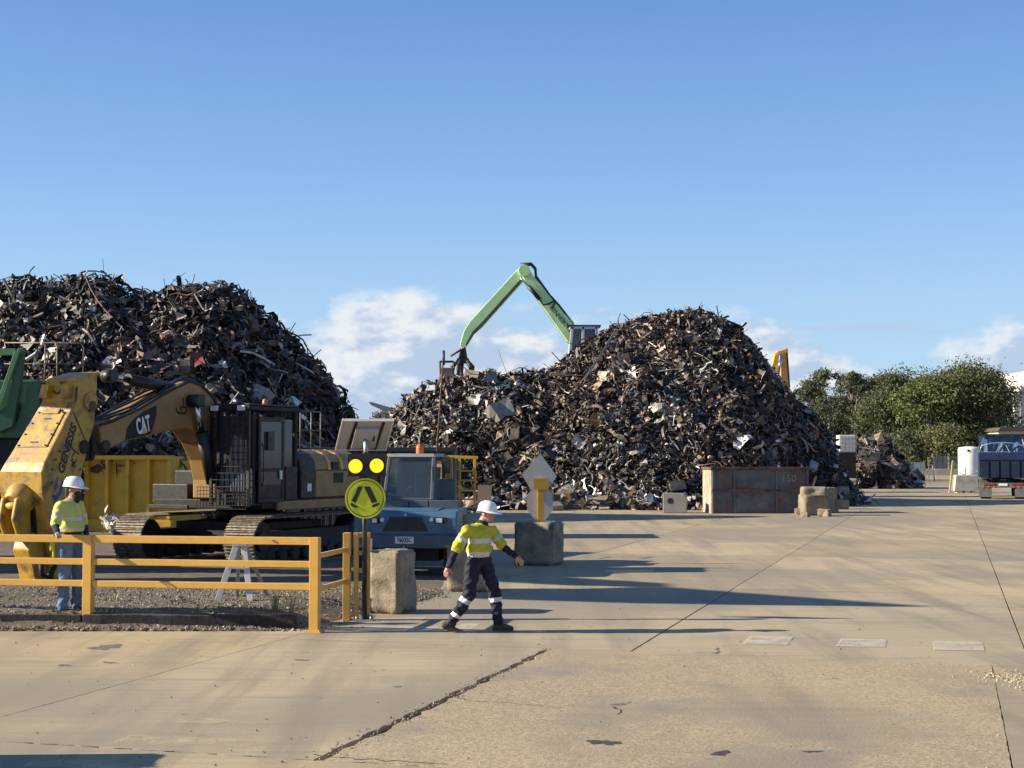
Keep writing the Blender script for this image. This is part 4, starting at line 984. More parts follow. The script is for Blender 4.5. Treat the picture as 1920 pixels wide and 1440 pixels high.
MB().tube([(x, sw+.006, z) for x, z in so([(137, 772), (163, 834)])], .008, 5).build('weld_seam', m_catdk, sh)
for a in (.05, .35, .65, .95):
    for w in (-.66, .66):
        q0, d0_, n0_ = on_front(2, 3, a, w, .018); MB().tube([q0, q0+n0_*.022], .018, 6).build('cover_bolt', m_catdk, sh)
for (px, py) in ((112, 846), (104, 862), (97, 880), (97, 905), (100, 930), (104, 955), (150, 880), (146, 905)):
    a = so([(px, py)])[0]; MB().tube([(a[0], sw-.01, a[1]), (a[0], sw+.022, a[1])], .022, 6).build('side_bolt', m_rust, sh)
# side lettering and marks
a0, a1 = so([(113, 889), (139, 797)]); d_ = Vector((a1[0]-a0[0], 0, a1[1]-a0[1])); cen = so([(126, 843)])[0]
upv = Vector((d_.z, 0, -d_.x)); upv = upv if upv.x > 0 else -upv
text('GENESIS', .24, m_signblk, sh, basis((cen[0], sw+.006, cen[1]), d_, upv), bold=.006, width=d_.length, shear=.25)
for mark in ([(131, 836), (140, 846), (148, 852)], [(140, 846), (134, 858), (139, 866), (134, 876)], [(144, 862), (136, 874)], [(133, 862), (141, 876)]):
    MB().tube([(x, sw+.003, z) for x, z in so(mark)], .012, 4).build('paint_scrawl', m_signblk, sh)
m_logo = MAT('logo_blue', (.05, .07, .28), .5)
for cp in ([(105, 897), (109, 893), (107, 912), (104, 922), (101, 915)], [(116, 897), (118, 905), (116, 924), (108, 936), (101, 942), (100, 932), (108, 925), (113, 916)]):
    MB().prism(so(cp), sw+.003, sw+.007).build('logo_chevron', m_logo, sh)
text('XP', .2, m_signblk, sh, basis((so([(143.5, 738)])[0][0], sw+.006, so([(143.5, 738)])[0][1]), (0.12, 0, 1), upv), name='lettering', bold=.004) if False else MB().prism(so([(141, 727), (146, 724), (144, 748), (140, 758)]), sw+.003, sw+.006).build('decal', m_signblk, sh)
# lower part: cheeks, pivot hub in an arch, moving jaw and fixed jaw
fr0 = so([(84, 890), (92, 1003)]); hwb = hw[6]; yc = sw-hwb
cav = [on_front(5, 8, a, w, .004)[0] for a, w in [(1.0, -.55), (.45, -.58), (.22, -.48), (.10, -.2), (.08, .1), (.14, .32), (.3, .47), (.6, .5), (1.0, .48)]]
cb = MB(); cb.add([*cav], [tuple(range(len(cav)))]); cb.build('jaw_recess_shade', m_signblk, sh)  # flat black sheet painted for the shade inside the arch
hub = Vector(((fr0[0][0]+fr0[1][0])/2+.0, yc-.03, (fr0[0][1]+fr0[1][1])/2))
hubo = MB(); hubo.tube([hub+Vector((-.1, 0, .12)), hub+Vector((.12, 0, .10)), hub+Vector((.24, 0, .0))], [.33, .30, .22], 20); hubo.build('pivot_hub', m_yel, sh, .02)
for w in (-.16, .16): MB().prism([(hub.x+.05, hub.z+.25), (hub.x+.38, hub.z+.12), (hub.x+.46, hub.z-.25), (hub.x+.30, hub.z-.62), (hub.x, hub.z-.55)], hub.y+w-.045, hub.y+w+.045).build('link_plate', m_yel, sh, .03)
MB().tube([(hub.x+.30, hub.y-.22, hub.z-.02), (hub.x+.30, hub.y+.22, hub.z-.02)], .075, 16).build('link_pin', m_yel, sh)
gz0 = 0.02
zt = P_[8][1]; xf0, xb0 = P_[8][0], P_[9][0]
MB().prism([(xf0+.05, zt+.06), (xf0+.16, zt-.25), (xf0+.02, zt-.62), (xf0-.05, gz0), (xf0-.30, gz0), (xf0-.40, zt-.45), (xf0-.45, zt+.06)], yc-.20, yc+.20).build('moving_jaw', m_yel, sh, .03)
for w in (-.36, .30): MB().prism([(xb0+.02, zt+.1), (xb0+.42, zt+.1), (xb0+.30, zt-.5), (xb0+.20, gz0), (xb0+.0, gz0), (xb0-.06, zt-.4)], yc+w-.06, yc+w+.06).build('fixed_jaw', m_yel, sh, .02)
MB().tube([(xf0-.35, yc+.36+.0, .32), (xf0-.20, yc+.37, .10), (xf0+.0, yc+.37, .16), (xf0+.03, yc+.37, .36)], .045, 8).build('hook', m_catdk, sh)

# ================================================================== SHADOW CASTER: invented unseen excavator, its arm shaped for the long road shadow
shadow_ex = thing('excavator', 'invented yellow excavator with raised arm, added out of view to shade the road', 'excavator', (-14, 32, 0), 0)
MB().prism([(-1.0, 2.0), (-3.6, 5.6), (-5.2, 6.6), (-5.7, 7.2), (-4.9, 7.2), (-3.0, 6.2), (-.2, 2.4)], -.35, .35, plane='yz').build('boom', m_cat, shadow_ex, .03)
MB().prism([(-6.5, 5.9), (-5.7, 7.2), (-9.4, 8.85), (-8.7, 7.1), (-7.7, 5.9)], -.3, .3, plane='yz').build('shadow_stick', m_cat, shadow_ex, .03)  # outline shaped after the wedge of shadow it has to throw
MB().span((-1.5, -.9, 1.2), (1.5, 3.2, 2.5)).build('house', m_cat, shadow_ex, .08); MB().span((.4, -2.2, 1.3), (1.4, -.91, 3.2)).build('cab', m_catdk, shadow_ex, .06)
for s_ in (-1, 1): MB().prism([(-2.6, .5), (-2.2, .05), (2.2, .05), (2.6, .5), (2.2, 1.05), (-2.2, 1.05)], s_*1.4-.35, s_*1.4+.35, plane='yz').build('track', m_shoe, shadow_ex, .06)
# ================================================================== BLUE TUG (front towards the camera)
tgp = G(764, 1060); TF = Frame(xD(764, 29.9), 29.9, 7); tug = thing('yard_tug', 'blue low yard tug with glazed cab, facing the crossing beside the sign', 'tug', TF.o, TF.rz)
def tf_(px, py, f): return TF.onfront(px, py, f)
f0 = .55                                   # hood face
zh, zb0, zb1 = tf_(760, 957, f0)[1], tf_(760, 1003, f0)[1], tf_(760, 1028, f0)[1]
yl, yr = tf_(664, 960, f0)[0], tf_(857, 960, f0)[0]
MB().prism([(f0, zb0), (f0, zh-.14), (f0-.08, zh-.02), (f0-.35, zh), (-.75, zh+.02), (-.75, zb0)], yl, yr).build('hood', m_blue, tug, .03)
MB().prism([(f0+.10, zb1), (f0+.10, zb0-.02), (f0+.02, zb0+.03), (-.8, zb0+.03), (-.8, zb1)], yl-.02, yr+.02).build('bumper', m_bluegrey, tug, .025)
MB().span((-1.95, yl+.12, zb1-.1), (-.76, yr-.1, zh-.1)).build('chassis', m_bluegrey, tug, .02)
gr = [tf_(px, py, f0) for px, py in ((731, 969), (790, 969), (803, 996), (717, 996))]; MB().prism(gr, f0+.004, f0+.012, plane='yz').build('grille', MAT('grille_dark', (.02, .022, .025), .6), tug)
for (x0, x1) in ((696, 713), (815, 838)):
    a = tf_(x0, 982, f0); b = tf_(x1, 970, f0); hl_ = MB().span((f0+.003, a[0], a[1]), (f0+.02, b[0], b[1])).build('headlight', m_signblk, tug)
    MB().span((f0+.021, a[0]+(b[0]-a[0])*.12, a[1]+.02), (f0+.03, a[0]+(b[0]-a[0])*.62, b[1]-.02)).build('lens', m_white, hl_)
for px in (717, 809):
    a = tf_(px, 974.5, f0); MB().tube([(f0+.003, a[0], a[1]), (f0+.03, a[0], a[1])], .04, 12).build('round_lamp', m_white, tug)
for px in (719, 805):
    pass
a = tf_(741, 1019, f0+.1); b = tf_(775.5, 1006.5, f0+.1); pl_ = MB().span((f0+.103, a[0], a[1]), (f0+.109, b[0], b[1])).build('number_plate', m_white, tug)
cen = (f0+.113, (a[0]+b[0])/2, (a[1]+b[1])/2); text('76035C', .13, m_signblk, pl_, basis(cen, (0, 1, 0), (0, 0, 1)), width=(b[0]-a[0])*.8, bold=.002)
text('TC', .05, m_signblk, pl_, basis((f0+.113, cen[1], a[1]+.01), (0, 1, 0), (0, 0, 1))) if False else None
# bonnet seams, vents, lamps, tow pin
yc_ = (yl+yr)/2
MB().prism([(f0-.09, zh-.015), (f0-.36, zh+.022), (-.74, zh+.04), (-.74, zh), (f0-.35, zh-.02)], yc_-.62, yc_+.62).build('bonnet_panel', m_blue, tug, .015)
for yy in (yl+.02, yr-.02): MB().span((-.7, yy-.03, zh-.34), (-.25, yy+.03, zh-.12)).build('side_vent', m_signblk, tug)
for k_2 in range(4): MB().span((f0+.001, yl+.10, zb0+.05+.035*k_2), (f0+.006, yl+.34, zb0+.065+.035*k_2)).build('louvre', m_bluegrey, tug); MB().span((f0+.001, yr-.34, zb0+.05+.035*k_2), (f0+.006, yr-.10, zb0+.065+.035*k_2)).build('louvre', m_bluegrey, tug)
MB().tube([(f0-.02, yc_, zh-.09), (f0+.008, yc_, zh-.09)], .03, 12).build('badge', m_galv, tug)
MB().span((f0+.05, yc_-.16, zb1-.12), (f0+.16, yc_+.16, zb1-.01)).build('tow_coupling', m_catdk, tug, .01); MB().tube([(f0+.13, yc_, zb1-.16), (f0+.13, yc_, zb1+.05)], .02, 8).build('tow_pin', m_galv, tug)
MB().span((f0+.101, yl+.05, zb1+.03), (f0+.106, yl+.22, zb1+.07)).build('reflector', MAT('tug_reflector', (.4, .2, .03), .3), tug); MB().span((f0+.101, yr-.22, zb1+.03), (f0+.106, yr-.05, zb1+.07)).build('reflector', bpy.data.materials['tug_reflector'], tug)
# wheels
for xx, rr_ in ((-.1, .42), (-1.5, .42)):
    for yy in (yl+.16, yr-.16):
        w_ = MB().tube([(xx, yy-.15, rr_), (xx, yy+.15, rr_)], rr_, 24).build('wheel', m_rubber, tug, .04); MB().tube([(xx, yy-.16, rr_), (xx, yy+.16, rr_)], rr_*.5, 16).build('rim', m_bluegrey, w_)
MB().span((-.5, yl+.4, .3), (.3, yr-.4, zb1)).build('axle_guard', m_catdk, tug)
# cowl panels below the windscreen
fc_ = -.35
for x0, x1 in ((700, 768), (769.5, 805), (807, 862)):
    a = tf_(x0, 954, fc_); b = tf_(x1, 938, fc_); MB().span((fc_, a[0], zh+.005), (fc_+.10, b[0], b[1])).build('cowl_panel', m_bluegrey, tug, .012)
# cab: slanted posts, roof, glass
fb, ft = -.45, -.58
c00, c10, c01, c11 = tf_(721, 938, fb), tf_(810, 938, fb), tf_(731, 857, ft), tf_(814, 857, ft)
dep = 1.35; m_cabf = MAT('cab_frame_grey', (.09, .10, .11), .45, var=.1)
cf = MB()
FL, FR_, TL_, TR_ = Vector((fb, *c00)), Vector((fb, *c10)), Vector((ft, *c01)), Vector((ft, *c11))
BL, BR, UL, UR = FL-Vector((dep, 0, 0)), FR_-Vector((dep, 0, 0)), TL_-Vector((dep-.2, 0, 0)), TR_-Vector((dep-.2, 0, 0))
for a, b in ((FL, TL_), (FR_, TR_), (BL, UL), (BR, UR)): cf.bar(a, b, .09, .07)
cf.bar(FL, FR_, .07, .09); cf.bar(FR_.lerp(BR, .05), BR, .07, .07); cf.bar(FL.lerp(BL, .05), BL, .07, .07); cf.bar(BL, BR, .07, .07)
cabf = cf.build('cab_frame', m_cabf, tug, .012)
ro = MB(); ro.add([TL_+Vector((.06, -.04, 0)), TR_+Vector((.06, .04, 0)), UR+Vector((-.1, .04, 0)), UL+Vector((-.1, -.04, 0)), TL_+Vector((.0, 0, .07)), TR_+Vector((0, 0, .07)), UR+Vector((-.05, 0, .07)), UL+Vector((-.05, 0, .07))],
    [(0, 1, 2, 3), (4, 5, 6, 7), (0, 1, 5, 4), (1, 2, 6, 5), (2, 3, 7, 6), (3, 0, 4, 7)]); ro.build('cab_roof', MAT('roof_grey', (.22, .22, .21), .5, dust=DUST, dustamt=.4), tug, .015)
m_wind = GLASS('windscreen_glass', (.05, .075, .085), .04, .22)  # pale blue diffuse tint stands in for sky reflected in the panes
def pane(name, a, b, c, d, ins=.05):
    cen_ = (a+b+c+d)/4; mb = MB(); q_ = [p.lerp(cen_, ins) for p in (a, b, c, d)]; mb.add(q_, [(0, 1, 2, 3)]); return mb.build(name, m_wind, cabf, fixn=False)
pane('windscreen', FL, FR_, TR_, TL_); pane('side_window', FR_, BR, UR, TR_); pane('side_window', FL, BL, UL, TL_); pane('rear_window', BL, BR, UR, UL)
s_ = MB().span((-1.35, c00[0]+.42, c00[1]-.15), (-.95, c00[0]+.85, c00[1]+.0)); s_.span((-1.45, c00[0]+.44, c00[1]), (-1.33, c00[0]+.83, c00[1]+.55)); s_.build('seat', m_signblk, tug, .03)
sw_ = [(-.78+.07*math.sin(t), c00[0]+.55+.17*math.cos(t), c00[1]+.12+.16*math.sin(t)) for t in np.linspace(0, 2*math.pi, 17)]; MB().tube(sw_, .016, 6, cap=False).build('steering_wheel', m_signblk, tug)
MB().bar((-.72, c00[0]+.55, c00[1]-.1), (-.78, c00[0]+.55, c00[1]+.12), .1, .06).build('steering_column', m_signblk, tug)
MB().bar((fb-.02, *tf_(795, 868, fb)), (fb+.01, *tf_(806, 900, fb)), .015, .02).build('wiper', m_signblk, tug)
MB().lathe([(.075, 0), (.075, .1), (.055, .17), (0, .19)], 14, 0, Matrix.Translation((-.85, tf_(787, 850, -.85)[0], c01[1]+.075))).build('roof_beacon', MAT('beacon_amber', (.75, .17, .04), .3), tug)
a = tf_(837, 874, -.55); MB().span((-.6, a[0]-.08, a[1]-.14), (-.56, a[0]+.08, a[1]+.14)).build('mirror', m_signblk, tug, .02)
p0 = tf_(819, 850, -.9); p1 = tf_(832, 657, -.9); MB().tube([(-.9, *p0), (-.9, *tf_(826, 745, -.9)), (-.9, *p1)], [.022, .018, .016], 6).build('whip_antenna', m_rust, tug); MB().tube([(-.9, p1[0], p1[1]-.3), (-.9, p1[0], p1[1])], .026, 6).build('antenna_tip', m_black, tug)
# roof bar and yellow access frame behind the cab
fy = -1.7; lad = MB()
P = lambda px, py: Vector((fy, *tf_(px, py, fy)))
for px in (846, 862, 890): lad.bar(P(px, 856), P(px, 962 if px != 846 else 925), .07 if px == 846 else .05, .05)
lad.bar(P(726, 853), P(896, 858), .05, .06)
for py in (883, 901, 920, 936): lad.bar(P(862.5, py), P(889.5, py), .04, .04)
lad.build('access_frame', m_postyel, tug, .004)
MB().bar(P(841, 876), P(841, 921), .10, .12).build('yellow_guard', m_postyel, tug, .01)
MB().span((-1.98, yl+.1, zh-.08), (-1.5, yr+.25, zh-.02)).build('rear_deck', m_bluegrey, tug, .01)
a = Vector((-1.3, *tf_(832, 921, -1.3))); MB().box(a, (.2, .5, .5)).build('side_locker', m_bluegrey, tug, .02)
# tan board leaning behind the access frame
bd = G(908, 1010); D_ = 47.5; k = F/D_; bo_ = thing('cardboard_sheet', 'tan cardboard sheet propped up behind the yellow access frame', 'board', (xD(908, D_), D_, 0))
m_tan = MAT('cardboard', (.44, .29, .19), .8, var=.06)
zb = CH-(952-855)/k; zt_ = CH-(910-855)/k
MB().prism([(-.22, zb), (.18, zb-.03), (.24, zt_), (-.2, zt_+.02)], 0, .03).build('sheet', m_tan, bo_); 
MB().bar((0, .05, zb-.05), (0, .45, 0), .06, .06).build('prop', m_rust, bo_)

# ================================================================== CONTAINERS
def container(name, lab, x0, x1, y, hgt, dep, mat, ribs, cat, yaw=0, z0=0.0, ribd=.10, open_top=True):
    r_ = thing(name, lab, cat, ((x0+x1)/2, y, z0), R(yaw)); w = x1-x0
    sk = MB(); t_ = .05
    sk.span((-w/2, 0, .1), (w/2, t_, hgt)); sk.span((-w/2, dep-t_, .1), (w/2, dep, hgt)); sk.span((-w/2, t_, .1), (-w/2+t_, dep-t_, hgt)); sk.span((w/2-t_, t_, .1), (w/2, dep-t_, hgt)); sk.span((-w/2+t_, t_, .1), (w/2-t_, dep-t_, .16))
    if not open_top: sk.span((-w/2+t_, t_, hgt-.06), (w/2-t_, dep-t_, hgt-.01))
    sk.build('shell', mat, r_)
    for k in np.linspace(0, 1, ribs):
        x = -w/2+.06+(w-.12)*k; MB().span((x-.05, -ribd, .12), (x+.05, -.002, hgt-.1)).build('rib', mat, r_, .008); 
    MB().span((-w/2-.04, -ribd-.02, hgt-.1), (w/2+.04, -.001, hgt+.03)).build('top_rim', mat, r_, .01); MB().span((-w/2, -ribd*.8, -z0), (w/2, dep, .1)).build('base_skid', mat, r_)
    return r_
m_binyel = MAT('bin_yellow', (.62, .36, .025), .5, var=.12, vs=1.5, col2=(.28, .19, .07), c2amt=(.58, .72), c2s=3, bump=.4, bs=3)
yb = 46.6; container('scrap_bin', 'yellow ribbed open bin filled with scrap, under the excavator boom', xD(160, yb), xD(330, yb), yb, 2.02, 2.4, m_binyel, 5, 'bin', -9, .30, .22)
outb = []; rgq = np.random.default_rng(44); n = 260; Pq = np.stack([rgq.uniform(xD(165, yb), xD(325, yb), n), rgq.uniform(yb+.2, yb+2.2, n), rgq.uniform(1.9, 2.75, n)], 1)
for kd in ('sheet', 'strip', 'rod'): pieces(kd, Pq, np.tile([0, 0, 1.], (n, 1)), .42, rgq, outb, PALC[rgq.choice(len(PALC), n, p=PALB)], .2)
tag(flush('bin_scrap', outb, m_scrap), 'tangled bright scrap metal heaped in the yellow ribbed bin', 'scrap', kind='stuff')
outb = []; n = 60; c = G(238, 968); Pq = np.stack([rgq.normal(xD(238, yb-.9), .3, n), rgq.normal(yb-.9, .2, n), rgq.uniform(.1, .4, n)], 1); pieces('strip', Pq, np.tile([0, 0, 1.], (n, 1)), .3, rgq, outb, np.tile([.5, .46, .4], (n, 1)), .2)
tag(flush('pale_swarf', outb, m_scrap), 'small pale tangle of swarf on the ground before the yellow bin', 'scrap', kind='stuff')
m_dkcont = MAT('container_charcoal', (.026, .027, .03), .6, var=.2, vs=1.5, dust=(.1, .085, .07), dustamt=.3)
yd = 43.0; container('shipping_container', 'charcoal shipping container standing behind the excavator and the blue tug', xD(572, yd), xD(852, yd), yd, 2.52, 2.4, m_dkcont, 22, 'container', 0, .03, .05, False)

# ================================================================== GREEN MATERIAL HANDLER at the left edge
m_green = MAT('handler_green', (.026, .10, .042), .45, var=.12, vs=1.5, dust=(.2, .2, .15), dustamt=.2); m_greenlt = MAT('handler_green_light', (.10, .24, .10), .45, var=.1, dust=DUST, dustamt=.2)
GD = 46.0; gk = F/GD; GF = Frame(xD(10, GD), GD, 90); gm_ = thing('material_handler', 'dark green material handler body with handrails behind the yellow shear', 'material handler', GF.o, 0)
def gq(px, py): return ((px-960)/gk-GF.o.x, CH-(py-855)/gk)
a = gq(-150, 822); b = gq(72, 712); MB().span((a[0], 0, a[1]), (b[0], 2.6, b[1])).build('engine_housing', m_green, gm_, .06)
MB().prism([gq(*p) for p in ((-20, 822), (-20, 790), (18, 760), (36, 655), (48, 652), (42, 720), (28, 800))], -.25, -.02).build('arm_cheek', m_green, gm_, .02)
MB().bar((gq(0, 775)[0], -.33, gq(0, 775)[1]), (gq(38, 660)[0], -.33, gq(38, 660)[1]), .14, .16, up=(0, 1, 0)).build('strut', m_greenlt, gm_, .01)
MB().bar((gq(-30, 660)[0], -.12, gq(-30, 660)[1]), (gq(30, 660)[0], -.12, gq(30, 660)[1]), .18, .2).build('cross_beam', m_greenlt, gm_)
lgp = [gq(*p) for p in ((19, 770), (28, 752), (38, 766), (30, 790), (20, 784), (29, 771))]; MB().tube([(x, -.012, z) for x, z in lgp], .035, 5).build('emblem', m_signblk, gm_)
ra = MB(); yr0 = .3
for px in (77, 100): ra.tube([(gq(px, 735)[0], yr0, gq(px, 735)[1]), (gq(px, 630)[0], yr0, gq(px, 642)[1])], .022, 6)
ra.tube([(gq(149, 735)[0], yr0, gq(149, 735)[1]), (gq(150, 648)[0], yr0, gq(150, 650)[1]), (gq(144, 641)[0], yr0, gq(144, 641)[1]), (gq(0, 641)[0], yr0, gq(0, 641)[1])], .022, 6); ra.tube([(gq(149, 681)[0], yr0, gq(149, 681)[1]), (gq(0, 681)[0], yr0, gq(0, 681)[1])], .02, 6)
ra.build('handrail', m_railtan, gm_); a = gq(48, 742); b = gq(155, 730); MB().span((a[0], .1, a[1]), (b[0], 1.8, b[1])).build('walkway', m_catdk, gm_)
for px in (60, 146): a = gq(px, 735); MB().span((a[0]-.05, .4, .05), (a[0]+.05, .5, a[1])).build('walkway_leg', m_catdk, gm_)
a = gq(-140, 822); MB().span((a[0], .1, .5), (gq(60, 0)[0], 2.5, a[1]-.01)).build('undercarriage', m_catdk, gm_, .04)
for px in (-100, 20):
    for yy in (.1, 2.2): x = gq(px, 0)[0]; MB().tube([(x, yy, .62), (x, yy+.4, .62)], .62, 24).build('wheel', m_rubber, gm_, .05)

# ================================================================== PALE GREEN GRAPPLE CRANE behind the right heap
m_lime2 = MAT('crane_green', (.60, .86, .38), .4, var=.08, vs=1, col2=(.20, .28, .12), c2amt=(.58, .78), c2s=.8)
SD = 87.0; sk_ = F/SD; cr_x = xD(1135, SD); cr_ = thing('grapple_crane', 'pale green elevated grapple crane reaching over the scrap heap, white cab', 'crane', (cr_x, SD, 0))
def cq(px, py): return ((px-960)/sk_-cr_x, CH-(py-855)/sk_)
MB().prism([cq(*p) for p in ((974, 503), (984, 497), (992, 505), (1000, 517), (1080, 612), (1095, 640), (1090, 668), (1063, 640), (985, 530))], -.38, .38).build('boom', m_lime2, cr_, .03)
MB().prism([cq(*p) for p in ((967, 508), (980, 498), (990, 505), (992, 518), (980, 528), (905, 612), (889, 626), (874, 650), (866, 655), (862, 648), (870, 620), (881, 603))], -.30, .30).build('stick', m_lime2, cr_, .03)
a = cq(983, 508); MB().tube([(a[0], -.5, a[1]), (a[0], .5, a[1])], .34, 24).build('elbow_joint', m_lime2, cr_, .02)
MB().prism([cq(*p) for p in ((980, 527), (905, 612), (889, 627), (875, 650), (873, 646), (886, 622), (902, 606), (978, 521))], -.31, -.305).build('stick_shade_strip', MAT('crane_shade_paint', (.07, .09, .05), .6), cr_)  # thin dark strip painted along the stick as its shaded underside
hs = [cq(*p) for p in ((976, 497), (996, 496), (1004, 505), (1005, 520), (1030, 555), (1048, 575), (1075, 610))]; MB().tube([(x, -.3, z) for x, z in hs], .09, 6).build('hose_bundle', m_black, cr_); MB().tube([(x, .1, z+.1) for x, z in hs], .09, 6).build('hose_bundle', m_black, cr_)
hs = [cq(*p) for p in ((1012, 562), (1018, 572), (1028, 571), (1036, 566), (1042, 566), (1036, 576), (1030, 578))]; MB().tube([(x, -.45, z) for x, z in hs], .05, 6).build('hose_bundle', m_black, cr_)
a, b = cq(976, 521), cq(1012, 562); m = (a[0]*.6+b[0]*.4, a[1]*.6+b[1]*.4); MB().tube([(a[0], -.48, a[1]), (m[0], -.48, m[1])], .06, 8).build('piston_rod', m_chrome, cr_); MB().tube([(m[0], -.48, m[1]), (b[0], -.48, b[1])], .12, 10).build('stick_cylinder', m_black, cr_)
a, b = cq(1050, 592), cq(1082, 620); dv = Vector((cq(1080, 632)[0]-cq(1036, 580)[0], 0, cq(1080, 632)[1]-cq(1036, 580)[1])); ce = cq(1055, 603)
text('SENNEBOGEN', .36, MAT('letter_green', (.03, .10, .03), .5), cr_, basis((ce[0], -.392, ce[1]), dv, (1, 0, 1)), width=dv.length*.95, bold=.008)
# cab
m_cabw = MAT('cab_white', (.66, .66, .63), .4, var=.06)
x0, z0 = cq(1066, 664); x1, z1 = cq(1118, 616); cbm = MB(); yF = -1.35
for xx in (x0+.05, x0+.78, x1-.05):
    for yy in (yF, yF+1.3): cbm.bar((xx, yy, z0), (xx+(.12 if xx < x0+.2 else 0), yy, z1), .16, .14)
for zz in (z0+.05, z1-.05):
    for yy in (yF, yF+1.3): cbm.bar((x0, yy, zz), (x1, yy, zz), .14, .18)
[cbm.bar((xx, yF, zz), (xx, yF+1.3, zz), .1, .1) for xx in (x0+.06, x1-.06) for zz in (z0+.05, z1-.05)]; cbw = cbm.build('cab_frame', m_cabw, cr_, .02); MB().span((x0+.1, yF+.02, z0+.1), (x1-.1, yF+.04, z1-.1)).build('cab_window', m_glass, cbw); MB().span((x0+.1, yF+1.22, z0+.1), (x1-.1, yF+1.25, z1-.1)).build('cab_window', m_glass, cbw)
MB().span((x0-.1, yF-.1, z1+.02), (x1+.2, yF+1.45, z1+.1)).build('cab_roof', m_catdk, cr_); MB().span((x0, yF, z0-.5), (x1, yF+1.35, z0-.02)).build('cab_floor', m_cabw, cr_, .03)
MB().span((x0-.2, -.9, z0-1.4), (x1+3.4, 1.6, z0-.52)).build('upper_body', m_lime2, cr_, .05); MB().span((x0+.5, -.6, .8), (x0+2.1, 1.0, z0-1.41)).build('pylon', m_lime2, cr_, .05); MB().span((x0-1.2, -1.6, 0), (x0+3.8, 2.0, .8)).build('undercarriage', m_catdk, cr_, .05)
# grapple
hx, hz = cq(868, 664); gp = MB(); gp.tube([(hx, 0, cq(0, 652)[1]), (hx, 0, cq(0, 678)[1])], [.16, .3], 12); gp.span((hx-.34, -.3, cq(0, 681)[1]), (hx+.34, .3, cq(0, 672)[1])); gra = gp.build('grapple_head', m_black, cr_)
for k in range(5):
    a_ = k*2*math.pi/5+.5; d_ = Vector((math.cos(a_), math.sin(a_), 0)); zt_ = cq(0, 676)[1]
    MB().tube([Vector((hx, 0, zt_))+d_*.25, Vector((hx, 0, zt_-.35))+d_*.62, Vector((hx, 0, zt_-.8))+d_*.58, Vector((hx, 0, zt_-1.15))+d_*.22], [.12, .13, .1, .03], 6).build('tine', m_catgry, gra)
MB().tube([(cq(845, 668)[0], -.2, cq(845, 668)[1]), (cq(866, 655)[0], -.2, cq(866, 655)[1])], .07, 6).build('bent_bar', m_rust, gra)
# small railed box on the heap's shoulder
BD = 82.0; bk = F/BD; bx = thing('railed_tank', 'small rusty tank with a handrail on top, standing beyond the scrap shoulder', 'tank', (xD(838, BD), BD, 0))
def bq(px, py): return ((px-838)/bk, CH-(py-855)/bk)
a = bq(824, 735); b = bq(850, 690); MB().span((a[0], -.5, 0), (b[0], .5, b[1])).build('tank_shell', MAT('tank_rust', (.2, .15, .1), .8, var=.2), bx, .04)
r_ = MB()
for px in (825, 851):
    for yy in (-.45, .45): r_.tube([(bq(px, 0)[0], yy, b[1]-.1), (bq(px, 0)[0], yy, bq(0, 678)[1])], .035, 5)
for yy in (-.45, .45): r_.tube([(bq(825, 0)[0], yy, bq(0, 678)[1]), (bq(851, 0)[0], yy, bq(0, 678)[1])], .035, 5)
r_.build('handrail', m_black, bx)
# grey conveyor head between the heaps
CD = 95.0; ck = F/CD; cv = thing('conveyor', 'grey conveyor head poking out between the two big scrap heaps', 'conveyor', (xD(735, CD), CD, 0))
def vq(px, py): return ((px-735)/ck, CH-(py-855)/ck)
MB().prism([vq(*p) for p in ((693, 755), (697, 754), (745, 768), (760, 778), (735, 778), (697, 760))], -.5, .5).build('boom', MAT('conveyor_grey', (.2, .19, .18), .7), cv); MB().span((vq(716, 0)[0], -.6, 0), (vq(750, 0)[0], .6, vq(0, 772)[1])).build('tower', MAT('tower_grey', (.25, .23, .2), .7), cv)
# orange excavator arm behind the right heap
OD = 98.0; ok_ = F/OD; oa = thing('orange_excavator', 'orange excavator arm folded upright behind the right flank of the heap', 'excavator', (xD(1478, OD), OD, 0))
m_or = MAT('arm_orange', (.72, .36, .06), .45, var=.1)
def oq(px, py): return ((px-1478)/ok_, CH-(py-855)/ok_)
MB().prism([oq(*p) for p in ((1452, 666), (1460, 662), (1459.5, 690), (1450, 722), (1438, 722))], -.35, .2).build('stick', m_or, oa, .03); MB().prism([oq(*p) for p in ((1465.5, 660), (1475, 657), (1478, 700), (1480, 728), (1467, 728), (1466, 690))], -.2, .5).build('boom', m_or, oa, .03); MB().prism([oq(*p) for p in ((1451, 665), (1458, 659), (1475, 654), (1476, 661), (1460, 667), (1453, 671))], -.3, .45).build('elbow_link', m_or, oa, .03)
MB().prism([oq(*p) for p in ((1474, 656), (1476.5, 653), (1481, 727), (1478.5, 727))], -.24, .5).build('dark_guard', m_catdk, oa); MB().tube([(oq(1456, 0)[0], -.4, oq(0, 700)[1]), (oq(1466, 0)[0], -.4, oq(0, 668)[1])], .1, 8).build('cylinder', m_chrome, oa)
MB().span((oq(1440, 0)[0], -1.3, 1.2), (oq(1500, 0)[0], 1.3, 3.9)).build('house', m_or, oa, .06); MB().span((oq(1450, 0)[0], -1.4, 0), (oq(1545, 0)[0], 1.4, 1.19)).build('tracks', m_catdk, oa, .06); MB().prism([oq(*p) for p in ((1462, 727), (1480, 727), (1486, 815), (1466, 815))], -.2, .4).build('boom_foot', m_or, oa)
